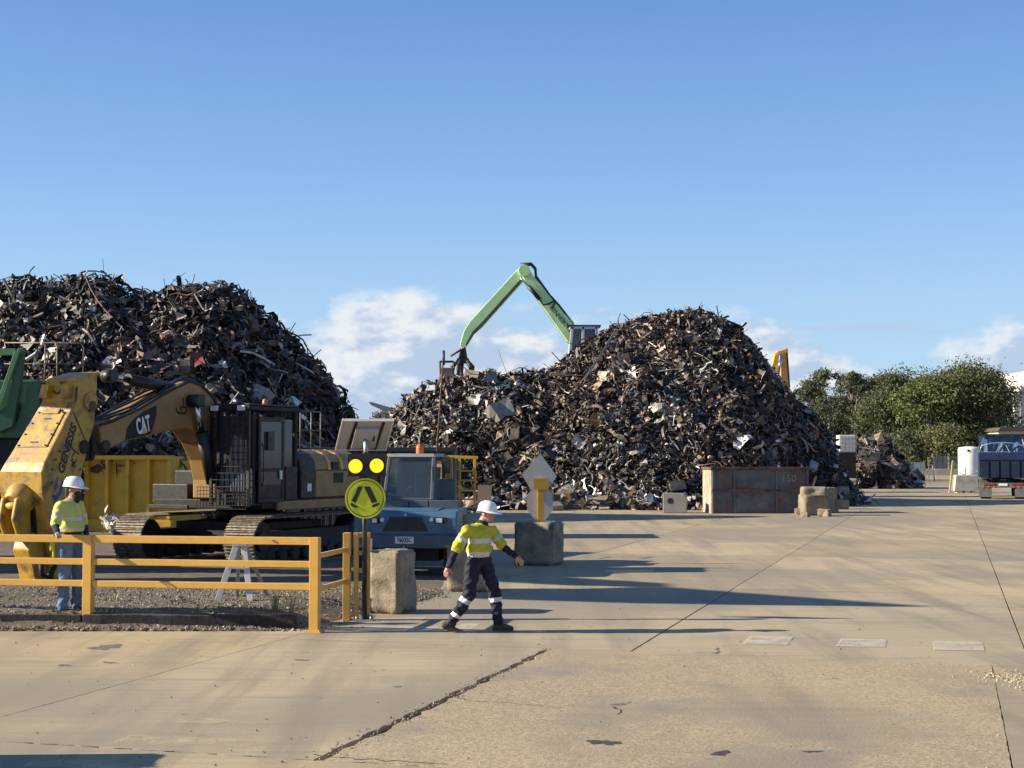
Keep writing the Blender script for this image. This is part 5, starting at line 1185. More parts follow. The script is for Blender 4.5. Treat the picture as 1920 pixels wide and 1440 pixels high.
# ================================================================== RUSTY BIN AND BLOCKS BY THE RIGHT HEAP
m_binrust = MAT('bin_rust_paint', (.11, .115, .115), .75, .05, var=.45, vs=1.6, col2=(.15, .07, .04), c2amt=(.50, .60), c2s=1.1, bump=.3, bs=8)
m_binend = MAT('bin_rust_sunlit', (.36, .24, .15), .8, var=.3, vs=2, col2=(.40, .36, .30), c2amt=(.45, .6), c2s=2.5, bump=.3)  # lighter rust copy: sunlight on the end face put into the colour
pb0 = G(1335, 963); RB = Frame(pb0.x, pb0.y, 0); skp = thing('skip_bin', 'rusty grey steel skip bin with rusted end coloured as sunlit, in front of the heap', 'skip bin', pb0, R(3.5))
W_, H_, DP = 3.95, 1.85, 1.9
MB().span((0, 0, .0), (W_, .06, H_)).build('long_side', m_binrust, skp, .01); MB().span((-.02, .061, 0), (.05, DP, H_)).build('end_wall', m_binend, skp, .01); MB().span((W_-.06, .061, 0), (W_, DP, H_)).build('end_wall', m_binrust, skp); MB().span((.06, DP-.06, 0), (W_-.07, DP, H_)).build('long_side', m_binrust, skp)
for x in (.02, W_*.22, W_*.66, W_-.08): MB().span((x, -.07, .02), (x+.10, -.003, H_-.08)).build('rib', m_binrust, skp, .01)
MB().span((0, -.06, H_*.48), (W_, -.072, H_*.48+.09)).build('mid_rail', m_rust, skp); MB().span((-.06, -.10, H_-.08), (W_+.08, .08, H_+.03)).build('top_rim', m_rust, skp, .01); MB().span((-.07, .081, H_-.08), (.09, DP, H_+.03)).build('top_rim', m_rust, skp, .01)
MB().span((.11, -.012, .1), (W_*.22-.01, -.004, H_-.12)).build('wall_panel', m_binrust, skp)
text('150', .42, MAT('chalk', (.30, .29, .27), .8), skp, basis((W_*.80, -.012, H_*.76), (1, 0, 0), (0, 0, 1)), name='painted_number', bold=-.004)
# sloping end brace of the skip
MB().prism([(W_+.02, .75), (W_+.30, 1.5), (W_+.38, 1.5), (W_+.16, .75)], .0, .08).build('end_brace', m_binend, skp)
m_tanblk = MAT('tan_concrete', (.25, .20, .14), .9, var=.25, vs=2, col2=(.2, .16, .11), c2amt=(.5, .65), bump=.8, bs=12)
for i, (px, py, zb, w, h, yaw, lab) in enumerate(((1530, 967, 0, 1.0, .82, 4, 'tan concrete block on the ground at the end of the rusty bin'), (1531, 967, .74, 1.0, .38, -6, 'tan concrete slab resting on the block by the rusty bin'), (1570, 948, 0, 1.1, .9, 12, 'grey brown boulder block behind the tan block by the bin'), (1592, 935, 0, 1.2, 1.1, -14, 'dark rounded block at the foot of the heap by the road'))):
    p = G(px, py); cblock('concrete_block', lab, (p.x, p.y+.5, zb), yaw, (w, .9, h), 11+i*3.3, mat=m_tanblk if i < 2 else m_conc_block, rough=1.3)
rub = random.Random(4)
for i, (px, py, w, h, lab) in enumerate(((1502, 966, .34, .26, 'small broken concrete chunk wedged against the bin brace'), (1548, 969, .45, .3, 'flat concrete chunk in front of the tan block'), (1556, 962, .5, .55, 'upright concrete chunk leaning on the tan block'), (1566, 962, .36, .28, 'fist shaped rubble chunk beside the upright chunk'), (1512, 970, .3, .2, 'thin rubble chunk at the foot of the tan block'), (1580, 955, .6, .42, 'wide rubble chunk before the grey brown boulder'), (1550, 955, .8, .95, 'tall rough chunk behind the tan block'))):
    p = G(px, py); cblock('rubble_chunk', lab, (p.x, p.y+.2, -.01), rub.uniform(-40, 40), (w, w*.8, h), 31+i*2.7, mat=m_tanblk, rough=2.2)
# appliance casing and light scrap at the toe of the heap
ap = G(1268, 962); apo = thing('appliance_casing', 'dented grey washing machine casing lying left of the rusty bin', 'appliance', (ap.x, ap.y+.3, 0), R(-8))
MB().prism([(-.5, 0), (.45, 0), (.5, .55), (.35, .8), (-.5, .82)], -.35, .35).build('casing', MAT('casing_grey', (.24, .22, .2), .6, var=.15, bump=.5, bs=4), apo, .03); MB().tube([(-.2, -.36, .5), (-.2, -.34, .5)], .12, 16).build('door_port', m_signblk, apo)
outb = []; rgq = np.random.default_rng(9); n = 420; xx = rgq.uniform(xD(880, 67), xD(1320, 67), n); Pq = np.stack([xx, 67.2+rgq.normal(0, .7, n), np.abs(rgq.normal(.1, .2, n))], 1)
for kd in ('sheet', 'strip', 'box'): pieces(kd, Pq+rgq.normal(0, .2, Pq.shape)*[1, 1, 0], np.tile([0, 0, 1.], (n, 1)), .42, rgq, outb, PALC[rgq.choice(len(PALC), n, p=PALB)]*1.2, .5)
tag(flush('toe_scrap', outb, m_scrap), 'bright light scrap spread along the toe of the right heap', 'scrap', kind='stuff')
# rusty steel post frame and IBC cage at the heap's right toe
rp = thing('rusty_hopper', 'rusty brown steel hopper frame at the right toe of the heap by the road', 'hopper', G(1592, 912)); 
for x in (-.55, .55):
    for y in (0, .9): MB().box((x, y, 1.05), (.16, .16, 2.1)).build('leg', m_rust, rp)
MB().box((0, .45, 1.5), (1.3, 1.1, .9)).build('hopper_box', m_rust, rp, .02); MB().box((0, -.06, .55), (.95, .05, .5)).build('panel', m_rust, rp)
ib = thing('ibc_tank', 'white plastic bulk tank in a wire cage on the scrap beside the hopper', 'tank', (xD(1588, 108), 108, 0)); zi = CH-(848-855)/(F/108)
MB().box((0, .5, zi+.62), (1.15, 1.0, 1.2)).build('plastic_tank', m_white, ib, .06); cgm = MB()
for x in np.linspace(-.6, .6, 6): cgm.box((x, -.03, zi+.62), (.03, .03, 1.24))
for z in np.linspace(.02, 1.24, 5): cgm.box((0, -.035, zi+z), (1.22, .025, .03))
cgm.build('cage', m_galv, ib); MB().box((0, .5, zi/2), (1.2, 1.1, zi)).build('pallet_stack', m_catdk, ib)
# traffic cone-like marker and barrier rail at the road edge
kb = thing('warning_post', 'short red and white warning post at the road edge by the hopper', 'post', G(1613, 915)); MB().box((0, 0, .5), (.16, .16, 1.0)).build('post', MAT('post_red', (.5, .06, .03), .5), kb); MB().box((0, 0, .62), (.17, .17, .2)).build('band', m_white, kb)
# ================================================================== FAR ROAD END
m_jersey = MAT('barrier_concrete', (.46, .38, .27), .85, var=.12, vs=1.5, bump=.3)
jp = [(.0, 0), (.30, 0), (.30, .16), (.12, .45), (.09, .95), (-.09, .95), (-.12, .45), (-.30, .16), (-.30, 0)][1:]
def jersey(px0, px1, D, h, lab, mat=None, grp=None):
    x0, x1 = xD(px0, D), xD(px1, D); o = MB().prism([(a, b*h/.95) for a, b in jp], -(x1-x0)/2, (x1-x0)/2, plane='yz').build('concrete_barrier', mat or m_jersey, None, .02); o.location = ((x0+x1)/2, D, 0); return tag(o, lab, 'barrier', grp)
for i, (a, b) in enumerate(((1701, 1724), (1727, 1748), (1751, 1781), (1784, 1807))): jersey(a, b, 140, 1.15, ('sandy concrete barrier behind the grey notice board at the road end', 'sandy concrete barrier behind the small numbered board at the road end', 'long sandy concrete barrier between the numbered board and the panel fence posts', 'sandy concrete barrier closest to the white upright tank')[i], grp='barriers across the road end')
m_barpale = MAT('barrier_pale', (.60, .55, .44), .85, var=.15, vs=2, col2=(.42, .37, .28), c2amt=(.5, .7), bump=.5)
br = thing('barrier_block', 'big pale concrete barrier block beside the blue tipper truck', 'barrier', (xD(1808, 97), 97, 0)); MB().prism([(-.8, .1), (.75, .1), (.72, 1.12), (-.68, 1.12)], -.35, .35).build('block', m_barpale, br, .03)
for x in (-.5, .0, .5): MB().box((x, 0, .05), (.25, .6, .1)).build('foot', m_barpale, br)
MB().bar((-.95, .1, 0), (-.70, .1, 2.05), .14, .14).build('leaning_post', MAT('timber_post', (.36, .3, .18), .9), br)
# boards and mesh panel
def board(px, py, D, w, h, z, mat, lab, txt=None, legs=True):
    o = thing('notice_board', lab, 'sign', (xD(px, D), D, 0)); MB().box((0, 0, z), (w, .04, h)).build('panel', mat, o)
    for s in (-1, 1): MB().box((s*w*.35, .04, (z+h/2)/2), (.07, .04, z+h/2)).build('leg', m_galv, o)
    if txt: text(txt, h*1.1, m_signblk, o, basis((0, -.03, z), (1, 0, 0), (0, 0, 1)), bold=.02)
board(1721, 865, 136, 1.2, .85, 1.35, MAT('board_grey', (.30, .33, .33), .6), 'grey notice board standing before the far concrete barriers'); board(1745, 864, 136.5, .62, .75, 1.85, MAT('board_tan', (.38, .32, .24), .6), 'small numbered board standing before the far concrete barriers', '2')
fn = thing('panel_fence', 'grey sheet fence with pale posts behind the far barriers, beside the white tank', 'fence', (xD(1793, 150), 150, 0)); kf = F/150
for i in range(9): x = (i-4)*.55; MB().box((x, 0, 1.2), (.5, .04, 2.2)).build('fence_sheet', MAT('sheet_grey', (.2, .2, .2), .6) if i == 0 else bpy.data.materials['sheet_grey'], fn)
for i in range(4): MB().box((-2.4+i*1.6, -.06, 1.3), (.12, .08, 2.6)).build('post', m_jersey, fn)
# earth bank under the trees
bank = MB(); xsb = np.linspace(-30, 90, 60); yb_ = [150, 156, 166, 190]; hb = [0, 1.0, 1.7, 1.8]
Vb = [(x, y, h*(1+.25*math.sin(x*.3+y))-.05) for y, h in zip(yb_, hb) for x in xsb]; bank.add(Vb, [(j*60+i, j*60+i+1, (j+1)*60+i+1, (j+1)*60+i) for j in range(3) for i in range(59)], smooth=True)
tag(bank.build('earth_bank', MAT('bank_earth', (.16, .12, .075), .95, var=.3, vs=.5, col2=(.05, .06, .03), c2amt=(.45, .6), c2s=.6)), kind='structure')
# white tank
wt = thing('water_tank', 'white upright cylindrical tank left of the blue tipper truck', 'tank', (xD(1817, 118), 118, 0)); kt = F/118
MB().lathe([(.85, .2), (.87, .3), (.87, 2.85), (.80, 3.0), (.2, 3.08), (0, 3.08)], 28, 0).build('shell', m_white, wt); MB().lathe([(.6, 0), (.6, .2)], 16).build('base', m_jersey, wt); MB().tube([(-.35, -.79, 2.75), (-.35, -.86, 2.75)], .09, 10).build('inlet', m_signblk, wt)
MB().tube([(-.75, -.55, .9), (-.95, -.65, 1.1), (-.95, -.65, .5)], .05, 6).build('pipe', m_white, wt)
sr = thing('stair_ramp', 'small brown stepped ramp with pale handrails left of the truck', 'stairs', (xD(1820, 108), 108, 0)); MB().box((0, 0, .35), (1.2, .6, .7)).build('landing', m_rust, sr)
for k in range(3): MB().box((.75+k*.22, 0, .3-.1*k), (.22, .58, .6-.2*k)).build('step', m_rust, sr)
MB().bar((-.5, -.3, .75), (1.2, -.3, 1.7), .09, .09).build('handrail', m_jersey, sr); MB().box((-.5, -.3, .75), (.08, .08, 1.5)).build('post', m_jersey, sr)
# buildings
m_wallw = MAT('wall_white', (.52, .48, .41), .7, var=.04, vs=.4); m_roofg = MAT('roof_grey_sheet', (.16, .18, .19), .5, var=.08); m_roofb = MAT('roof_brown', (.09, .07, .06), .6)
BDp = 210; kb_ = F/BDp; wb = thing('white_building', 'tall white walled building with stepped roofline behind the tipper truck', 'building', (xD(1890, BDp), BDp, 0))
def wq(px, py): return ((px-1890)/kb_, CH-(py-855)/kb_)
MB().prism([wq(*p) for p in ((1903, 860), (1903, 745), (1960, 690), (2060, 740), (2060, 860))], 0, 22).build('wall', m_wallw, wb); MB().prism([wq(*p) for p in ((1889, 860), (1889, 788), (1902.9, 775), (1902.9, 860))], .5, 18).build('wall', m_wallw, wb)
MB().prism([wq(*p) for p in ((1887, 784), (1902.5, 742), (1902.5, 772), (1888, 788))], .8, 18).build('side_roof', m_roofg, wb); MB().bar((*[wq(1901, 744)[0], -.25], wq(1901, 744)[1]), (wq(1960, 688)[0], -.25, wq(1960, 688)[1]), .5, .35).build('roof_edge', m_wallw, wb)
for px in (1914, 1927, 1940): MB().span((wq(px, 0)[0]-.05, -.06, 0), (wq(px, 0)[0]+.05, -.01, wq(0, 742)[1])).build('cladding_joint', m_wallw, wb)
LD = 150; kl2 = F/LD; lb = thing('low_shed', 'low cream shed with dark brown eaves just beyond the tipper truck', 'building', (xD(1895, LD), LD, 0))
def lq(px, py): return ((px-1895)/kl2, CH-(py-855)/kl2)
a = lq(1872, 860); b = lq(2050, 808); MB().span((a[0], 0, 0), (b[0], 9, b[1])).build('wall', m_wallw, lb); MB().prism([lq(*p) for p in ((1867, 809), (1872, 802), (1895, 800), (2060, 800), (2060, 808))], -.6, 9.6).build('roof', m_roofb, lb)
# ================================================================== TIPPER TRUCK
tp_ = G(1882, 936); TK = thing('tipper_truck', 'blue tipper truck seen from behind under a rolled tarpaulin, parked on the road', 'truck', tp_, -R(16.5))   # local y away from the camera
m_tblue = MAT('truck_navy', (.010, .018, .042), .65, var=.12, vs=1.2, spec=.25, dust=(.1, .1, .1), dustamt=.15); m_tarp = MAT('tarp_blue', (.05, .11, .24), .5, var=.2, vs=2); m_red = MAT('lamp_red', (.2, .03, .02), .35); m_tgry = MAT('truck_grey', (.11, .11, .11), .6, dust=DUST, dustamt=.3)
TWd = 1.25
MB().prism([(-TWd, 1.15), (TWd, 1.15), (TWd, 2.55), (-TWd, 2.55)], .05, 6.2).build('tipper_body', m_tblue, TK, .03)
tg_ = MB().span((-TWd+.02, -.03, 1.15), (TWd-.02, .045, 2.1)).build('tailgate', m_tblue, TK, .02); MB().span((-TWd-.01, -.07, 2.11), (TWd+.01, .04, 2.52)).build('tailgate_top', MAT('truck_blue_light', (.016, .028, .075), .6, spec=.25), TK, .02)
for x in (-.8, -.27, .27, .8): MB().span((x-.04, -.07, 1.2), (x+.04, -.031, 2.08)).build('tailgate_rib', m_tblue, TK)
# tarp frame: hoops, roll bar, blue sheet
MB().span((-TWd-.02, -.1, 3.42), (TWd+.02, .1, 3.52)).build('tarp_bar', m_signblk, TK, .02)
hp = [( -TWd+.02, 0, 2.5), (-TWd+.15, 0, 2.88), (-.6, 0, 3.02), (0, 0, 3.05), (.6, 0, 3.02), (TWd-.15, 0, 2.88), (TWd-.02, 0, 2.5)]
MB().tube(hp, .035, 6).build('hoop', m_galv, TK)
for y in (2.0, 4.0, 6.0): MB().tube([(a, y, c+.25) for a, b, c in hp], .035, 6).build('hoop', m_galv, TK)
tr_ = MB(); n = 10
for i in range(n): 
    a0 = -TWd+2*TWd*i/n; a1 = -TWd+2*TWd*(i+1)/n; w0 = .08*math.sin(i*2.1); w1 = .08*math.sin((i+1)*2.1)
    tr_.add([(a0, .25+w0, 2.56), (a1, .25+w1, 2.56), (a1, .16+w1*.4, 3.42), (a0, .16+w0*.4, 3.42)], [(0, 1, 2, 3)])
    tr_.add([(a0, .16, 3.5), (a1, .16, 3.5), (a1, 6.1, 3.45), (a0, 6.1, 3.45)], [(0, 1, 2, 3)])
tr_.build('tarpaulin', m_tarp, TK, fixn=False)
for s in (-1, 1): MB().bar((s*(TWd-.05), .02, 2.5), (s*(TWd-.3), .1, 3.42), .06, .06).build('tarp_arm', m_galv, TK)
for s in (-1, 1): MB().bar((s*.35, .02, 2.52), (s*.12, .1, 3.0), .06, .03).build('tarp_strap', m_galv, TK)
MB().span((-.55, .3, .75), (.55, 7.5, 1.12)).build('chassis', m_catdk, TK); MB().span((-TWd+.02, -.02, .62), (TWd-.02, .10, .88)).build('rear_bumper', m_tgry, TK, .01)
for s in (-1, 1):
    MB().span((s*.72-.28, -.05, .74), (s*.72+.28, -.021, .86)).build('tail_lamp', m_red, TK); 
    for k in range(3): MB().box((s*(.5+.28*k), -.03, .67), (.12, .012, .09), rot=(0, R(35*s), 0)).build('hazard_chevron', MAT('chev', (.5, .12, .03), .5) if (s == -1 and k == 0) else bpy.data.materials['chev'], TK)
    MB().span((s*.92-.32, .0, .12), (s*.92+.32, .03, .6)).build('mudflap', m_tgry, TK)
    for y in (.75, 2.05, 6.9):
        w_ = MB().tube([(s*.62, y, .5), (s*1.2, y, .5)], .5, 24).build('wheel', m_rubber, TK, .05); MB().tube([(s*.6, y, .5), (s*1.21, y, .5)], .27, 14).build('rim', m_tgry, w_)
pl2 = MB().span((-.25, -.052, .72), (.2, -.03, .85)).build('number_plate', m_white, TK); MB().span((-.15, -.01, 1.0), (.15, .1, 1.08)).build('plate_lamp', m_signblk, TK)
MB().span((-1.15, 6.6, 1.0), (1.15, 8.6, 2.9)).build('cab', m_white, TK, .1)

# ================================================================== TREES
m_bark = MAT('bark', (.15, .125, .10), .9, var=.3, vs=3, bump=.5); m_barkp = MAT('pale_bark', (.34, .30, .25), .85, var=.2, vs=3)
def leaf_mat(name, col):
    m = bpy.data.materials.new(name); m.use_nodes = True; t = m.node_tree; b = t.nodes['Principled BSDF']
    a = N(t, 'ShaderNodeAttribute', attribute_name='Col'); L(t, a.outputs['Color'], b.inputs['Base Color']); b.inputs['Roughness'].default_value = .65; b.inputs['Specular IOR Level'].default_value = .25
    tl = N(t, 'ShaderNodeBsdfTranslucent'); L(t, a.outputs['Color'], tl.inputs['Color']); mx = N(t, 'ShaderNodeMixShader', ins={0: .25}); out = [n for n in t.nodes if n.type == 'OUTPUT_MATERIAL'][0]
    L(t, b.outputs[0], mx.inputs[1]); L(t, tl.outputs[0], mx.inputs[2]); L(t, mx.outputs[0], out.inputs[0]); return m
m_leaf = leaf_mat('leaf', None)
def tree(lab, px, D, top, wpx, col, seed, nclump, leaves, base_z=0, bare=.3, openness=.5, leaf=.30, pale=False, group='trees behind the yard', cat='tree', lobes=None, name='tree'):
    rg = np.random.default_rng(seed); k = F/D; H = CH-(top-855)/k-base_z; Rw = wpx/k/2
    t = thing(name, lab, cat, (xD(px, D), D, base_z), 0, group)
    tips = []; mb = MB(); th = H*(.45+.1*rg.random()); lean = rg.normal(0, .04, 2)
    trunk = [(lean[0]*th*s*s, lean[1]*th*s*s, th*s) for s in (0, .33, .66, 1)]; r0 = .022*H
    mb.tube(trunk, [r0*1.25, r0, r0*.8, r0*.6], 8)
    n = nclump; cl = []
    for i in range(n):
        a = rg.uniform(0, 6.283); u = rg.random()**.5; hz = bare+(1-bare)*rg.random()**.8
        wz = math.sin(math.pi*min(1, (hz-bare)/(1-bare)*.86+.14))**.55
        c_ = np.array([Rw*u*wz*math.cos(a), Rw*.9*u*wz*math.sin(a), H*hz*.94]); cl.append(c_)
        if i % 2 == 0:
            s0 = Vector(trunk[2 if rg.random() < .5 else 3]) if hz > .5 else Vector(trunk[1]); e_ = Vector(c_); mid = s0.lerp(e_, .5)+Vector((0, 0, .08*H*rg.random()))
            mb.tube([s0, mid, e_], [r0*.42, r0*.25, r0*.06], 5, cap=False)
    mb.build('trunk', m_barkp if pale else m_bark, t)
    cl = np.array(cl); leaves = int(leaves*2.1); leaf = leaf*.72; rc = Rw*(.26+.26*rg.random(n))*(1.2-openness*.5); tone = rg.uniform(.75, 1.25, n)
    idx = rg.integers(0, n, leaves); v = rg.normal(size=(leaves, 3)); v /= np.linalg.norm(v, axis=1)[:, None]; rad = rg.random(leaves)**.5*(1+.25*rg.standard_normal(leaves))
    P = cl[idx]+v*(rad*rc[idx])[:, None]*np.array([1.1, 1.1, .72]); P[:, 2] = np.maximum(P[:, 2], .3)
    s = leaf*rg.uniform(.6, 1.4, leaves); Q = np.array([(-.5, -.28, 0), (.5, -.18, .1), (.55, .22, 0), (-.4, .3, -.08)]); Vv = Q[None]*s[:, None, None]; Vv = np.einsum('nij,nkj->nki', rotmats(leaves, rg), Vv)+P[:, None]
    C = np.asarray(col)[None]*(tone[idx]*rg.uniform(.82, 1.18, leaves))[:, None]*np.stack([rg.uniform(.85, 1.25, leaves), np.ones(leaves), rg.uniform(.7, 1.1, leaves)], 1)
    npmesh('crown', Vv.reshape(-1, 3), [np.arange(leaves*4).reshape(-1, 4)], np.repeat(C, 4, 0), m_leaf, t)
    return t
GRN = (.112, .130, .074); OLV = (.128, .143, .064); DKG = (.084, .100, .058); LIM = (.138, .158, .064)
tree('broad dense olive green tree standing nearest the white building', 1812, 158, 684, 175, OLV, 1, 90, 15000, 1, .06, .25)
tree('bushy bright olive tree in front of the wood, above the far barriers', 1745, 156, 702, 150, LIM, 2, 60, 10000, 1, .14, .35, pale=True)
tree('dark tree with an open crown behind the small scrap heap', 1668, 160, 700, 130, GRN, 3, 50, 8500, 1, .08, .6)
tree('tall thin gum tree with see-through crown by the orange arm', 1555, 172, 686, 120, GRN, 4, 34, 3000, 1, .42, 1.25, pale=True)
tree('open gum tree with small high leaf clumps beside the see-through one', 1603, 168, 692, 110, GRN, 5, 34, 3000, 1, .40, 1.2, pale=True)
tree('low spreading gum tree at the right flank of the big heap', 1512, 165, 708, 110, GRN, 6, 34, 2900, 1, .3, 1.15)
tree('dark dense tree with dead brown tips, filling the gap behind the small heap', 1640, 176, 698, 110, DKG, 7, 44, 4600, 1, .2, .9)
tree('round dark green tree between the bright olive tree and the dark open one', 1705, 172, 690, 120, GRN, 8, 44, 7000, 1, .1, .45)
tree('dark tree at the back of the wood beside the white building', 1862, 176, 690, 90, DKG, 9, 40, 6000, 1, .1, .4)
tree('leaning shrub tree low in front of the trunks by the panel fence', 1770, 152, 800, 120, OLV, 10, 30, 4200, 1, .02, .4, leaf=.26)
tree('undergrowth shrub tree below the dark open tree', 1690, 153, 812, 90, GRN, 11, 26, 3200, 1, .02, .4, leaf=.26)
tree('lone round gum crown showing over the shoulder of the heap', 918, 150, 684, 66, GRN, 12, 20, 1700, 0, .45, .7, pale=True)
tree('low dark tree crown rising above the shoulder of the heap, near the cab', 1000, 146, 690, 70, DKG, 13, 20, 1900, 0, .4, .5)
tree('hazy low tree seen in the gap between the heaps', 712, 190, 772, 70, GRN, 14, 18, 1500, 0, .2, .5)
for i, (px, tpy) in enumerate(((1530, 770), (1580, 752), (1640, 735), (1700, 720), (1760, 715), (1830, 705))): tree('dark tree filling the back of the wood behind the other trees', px, 186, tpy, 130, DKG, 30+i, 36, 5200, 1, .04, .35, leaf=.36, group='trees at the back of the wood')
# ================================================================== PEOPLE: one smooth skin per body from blended tapered limbs
def _cap(P, a, b, ra, rb):
    ab = b-a; t = np.clip(((P-a)@ab)/max(1e-9, ab@ab), 0, 1); return np.linalg.norm(P-a-t[:, None]*ab, axis=1)-(ra+(rb-ra)*t), t
def _ell(P, c, r, ax):
    q = (P-c)@ax; k0 = np.linalg.norm(q/r, axis=1); k1 = np.linalg.norm(q/(r*r), axis=1); return k0*(k0-1)/np.maximum(k1, 1e-6), np.clip((P[:, 2]-(c[2]-r[2]))/(2*r[2]), 0, 1)
class Body:
    def __init__(s): s.pr = []
    def cap(s, a, b, ra, rb, mat, k=.03, cloth=0): s.pr.append(('c', np.array(a, float), np.array(b, float), ra, rb, mat, k, cloth)); return s
    def ell(s, c, r, mat, k=.03, yaw=0, cloth=0, tilt=0):
        ax = np.array((Matrix.Rotation(yaw, 3, 'Z') @ Matrix.Rotation(tilt, 3, 'Y'))); s.pr.append(('e', np.array(c, float), np.array(r, float), ax, None, mat, k, cloth)); return s
    def dist(s, p, P):
        if p[0] == 'c': d, t = _cap(P, p[1], p[2], p[3], p[4])
        else: d, t = _ell(P, p[1], p[2], p[3])
        if p[7]:
            x, y, z = P.T; d = d+p[7]*1.5*(np.sin(30*z+16*x+4*np.sin(14*x+11*y))*np.sin(15*x+21*y+1.3+6*z)+.6*np.sin(62*z-41*x+15*y))
        return d, t
    def box(s, p):
        if p[0] == 'c': m = max(p[3], p[4])+.06; return np.minimum(p[1], p[2])-m, np.maximum(p[1], p[2])+m
        m = max(p[2])+.06; return p[1]-m, p[1]+m
    def mesh(s, name, mats, parent, rules, h=.007):
        lo = np.min([s.box(p)[0] for p in s.pr], 0); hi = np.max([s.box(p)[1] for p in s.pr], 0); n = np.ceil((hi-lo)/h).astype(int)+1
        D = np.full(n, .2); ax = [lo[i]+h*np.arange(n[i]) for i in range(3)]
        for p in s.pr:
            a, b = s.box(p); i0 = np.maximum(0, ((a-lo)/h).astype(int)); i1 = np.minimum(n, ((b-lo)/h).astype(int)+2)
            g = np.stack(np.meshgrid(*[ax[i][i0[i]:i1[i]] for i in range(3)], indexing='ij'), -1); sh_ = g.shape[:3]
            d, _ = s.dist(p, g.reshape(-1, 3)); d = d.reshape(sh_); sl = tuple(slice(i0[i], i1[i]) for i in range(3)); o = D[sl]; k = p[6]
            hh = np.clip(.5+.5*(o-d)/k, 0, 1); D[sl] = o*(1-hh)+d*hh-k*hh*(1-hh)
        # surface nets
        S = D < 0; c8 = [S[i:n[0]-1+i, j:n[1]-1+j, k:n[2]-1+k] for i in (0, 1) for j in (0, 1) for k in (0, 1)]; cnt = sum(c.astype(int) for c in c8); act = (cnt > 0) & (cnt < 8)
        idx = np.full(act.shape, -1); cells = np.argwhere(act); idx[act] = np.arange(len(cells)); acc = np.zeros((len(cells), 3)); num = np.zeros(len(cells))
        cor = [(i, j, k) for i in (0, 1) for j in (0, 1) for k in (0, 1)]
        val = {c: D[cells[:, 0]+c[0], cells[:, 1]+c[1], cells[:, 2]+c[2]] for c in cor}
        for a in cor:
            for q in range(3):
                if a[q] == 0:
                    b = list(a); b[q] = 1; b = tuple(b); m = (val[a] < 0) != (val[b] < 0); t = val[a]/np.where(m, val[a]-val[b], 1)
                    pt = np.tile(np.array(a, float), (len(cells), 1)); pt[:, q] = t; acc[m] += pt[m]; num[m] += 1
        V = lo+h*(cells+acc/num[:, None]); Fq = []
        for q in range(3):
            A = np.moveaxis(S, q, 0); e = np.argwhere((S != np.roll(S, -1, q))); e = e[(e[:, q] < n[q]-1)]
            u, w = [(1, 2), (2, 0), (0, 1)][q]; e = e[(e[:, u] > 0) & (e[:, w] > 0) & (e[:, u] < n[u]-1) & (e[:, w] < n[w]-1)]
            def cid(du, dw):
                t = e.copy(); t[:, u] -= du; t[:, w] -= dw; return idx[t[:, 0], t[:, 1], t[:, 2]]
            f = np.stack([cid(1, 1), cid(0, 1), cid(0, 0), cid(1, 0)], 1); ins = S[e[:, 0], e[:, 1], e[:, 2]]; f[~ins] = f[~ins][:, ::-1]; Fq.append(f)
        Fq = np.concatenate(Fq); Fq = Fq[(Fq >= 0).all(1)]; C = V[Fq].mean(1)
        best = np.full(len(C), 9.); mi = np.zeros(len(C), int); bi = np.zeros(len(C), int); bt = np.zeros(len(C))
        for j, p in enumerate(s.pr):
            d, t = s.dist(p, C); m = d < best; best[m] = d[m]; mi[m] = p[5]; bi[m] = j; bt[m] = t[m]
        mi = rules(C, mi, bi, bt)
        return npmesh(name, V, [Fq], None, mats, parent, True, mi)
m_skin = MAT('skin', (.42, .22, .15), .55, var=.08, vs=20); m_hivis = MAT('hi_vis_yellow', (.46, .43, .03), .8, var=.1, vs=6); m_hivisp = MAT('hi_vis_pale', (.53, .52, .14), .8, var=.1, vs=6); m_reflect = MAT('reflective_tape', (.58, .57, .54), .4, .2, var=.06)
m_navy = MAT('navy_cloth', (.008, .011, .026), .85, var=.25, vs=8); m_jean = MAT('denim', (.09, .16, .28), .85, var=.3, vs=6); m_boot = MAT('work_boot', (.022, .018, .016), .7, var=.3, vs=9, dust=(.2, .16, .11), dustamt=.4); m_hair = MAT('dark_hair', (.02, .013, .01), .7, var=.3, vs=30); m_sole = MAT('boot_sole', (.25, .2, .15), .8)
PM = [m_skin, m_hivis, m_reflect, m_navy, m_jean, m_boot, m_hair, m_sole]
m_helm = MAT('helmet_white', (.78, .77, .73), .3, var=.03, vs=4)
def hand(B, w, d, palm_n, side, curl=.4, L=1.0):
    """w wrist point, d finger direction, palm_n palm normal, side=+-1 thumb side"""
    w = np.array(w, float); d = np.array(d, float)/np.linalg.norm(d); pn = np.array(palm_n, float); pn -= d*(pn@d); pn /= np.linalg.norm(pn); ac = np.cross(d, pn)*side
    B.cap(w, w+d*.045*L, .027, .030, 0, .012); 
    for q in (-1, 0, 1): B.cap(w+d*.03+ac*q*.022, w+d*.088+ac*q*.026, .017, .015, 0, .010)
    for q, ln in ((-1.5, .062), (-.5, .075), (.5, .082), (1.5, .072)):
        a = w+d*.088+ac*q*.0185; m = a+(d*(1-curl*.35)+pn*curl*.7)*ln*.52; e = m+(d*(1-curl)+pn*curl*1.2)*ln*.52
        B.cap(a, m, .0102, .0092, 0, .006); B.cap(m, e, .0092, .0078, 0, .006)
    a = w+d*.03+ac*.028; m = a+(d*.55+ac*.65+pn*.3)*.045; e = m+(d*.85+ac*.15+pn*.35)*.035; B.cap(a, m, .014, .0115, 0, .01); B.cap(m, e, .0112, .009, 0, .006)
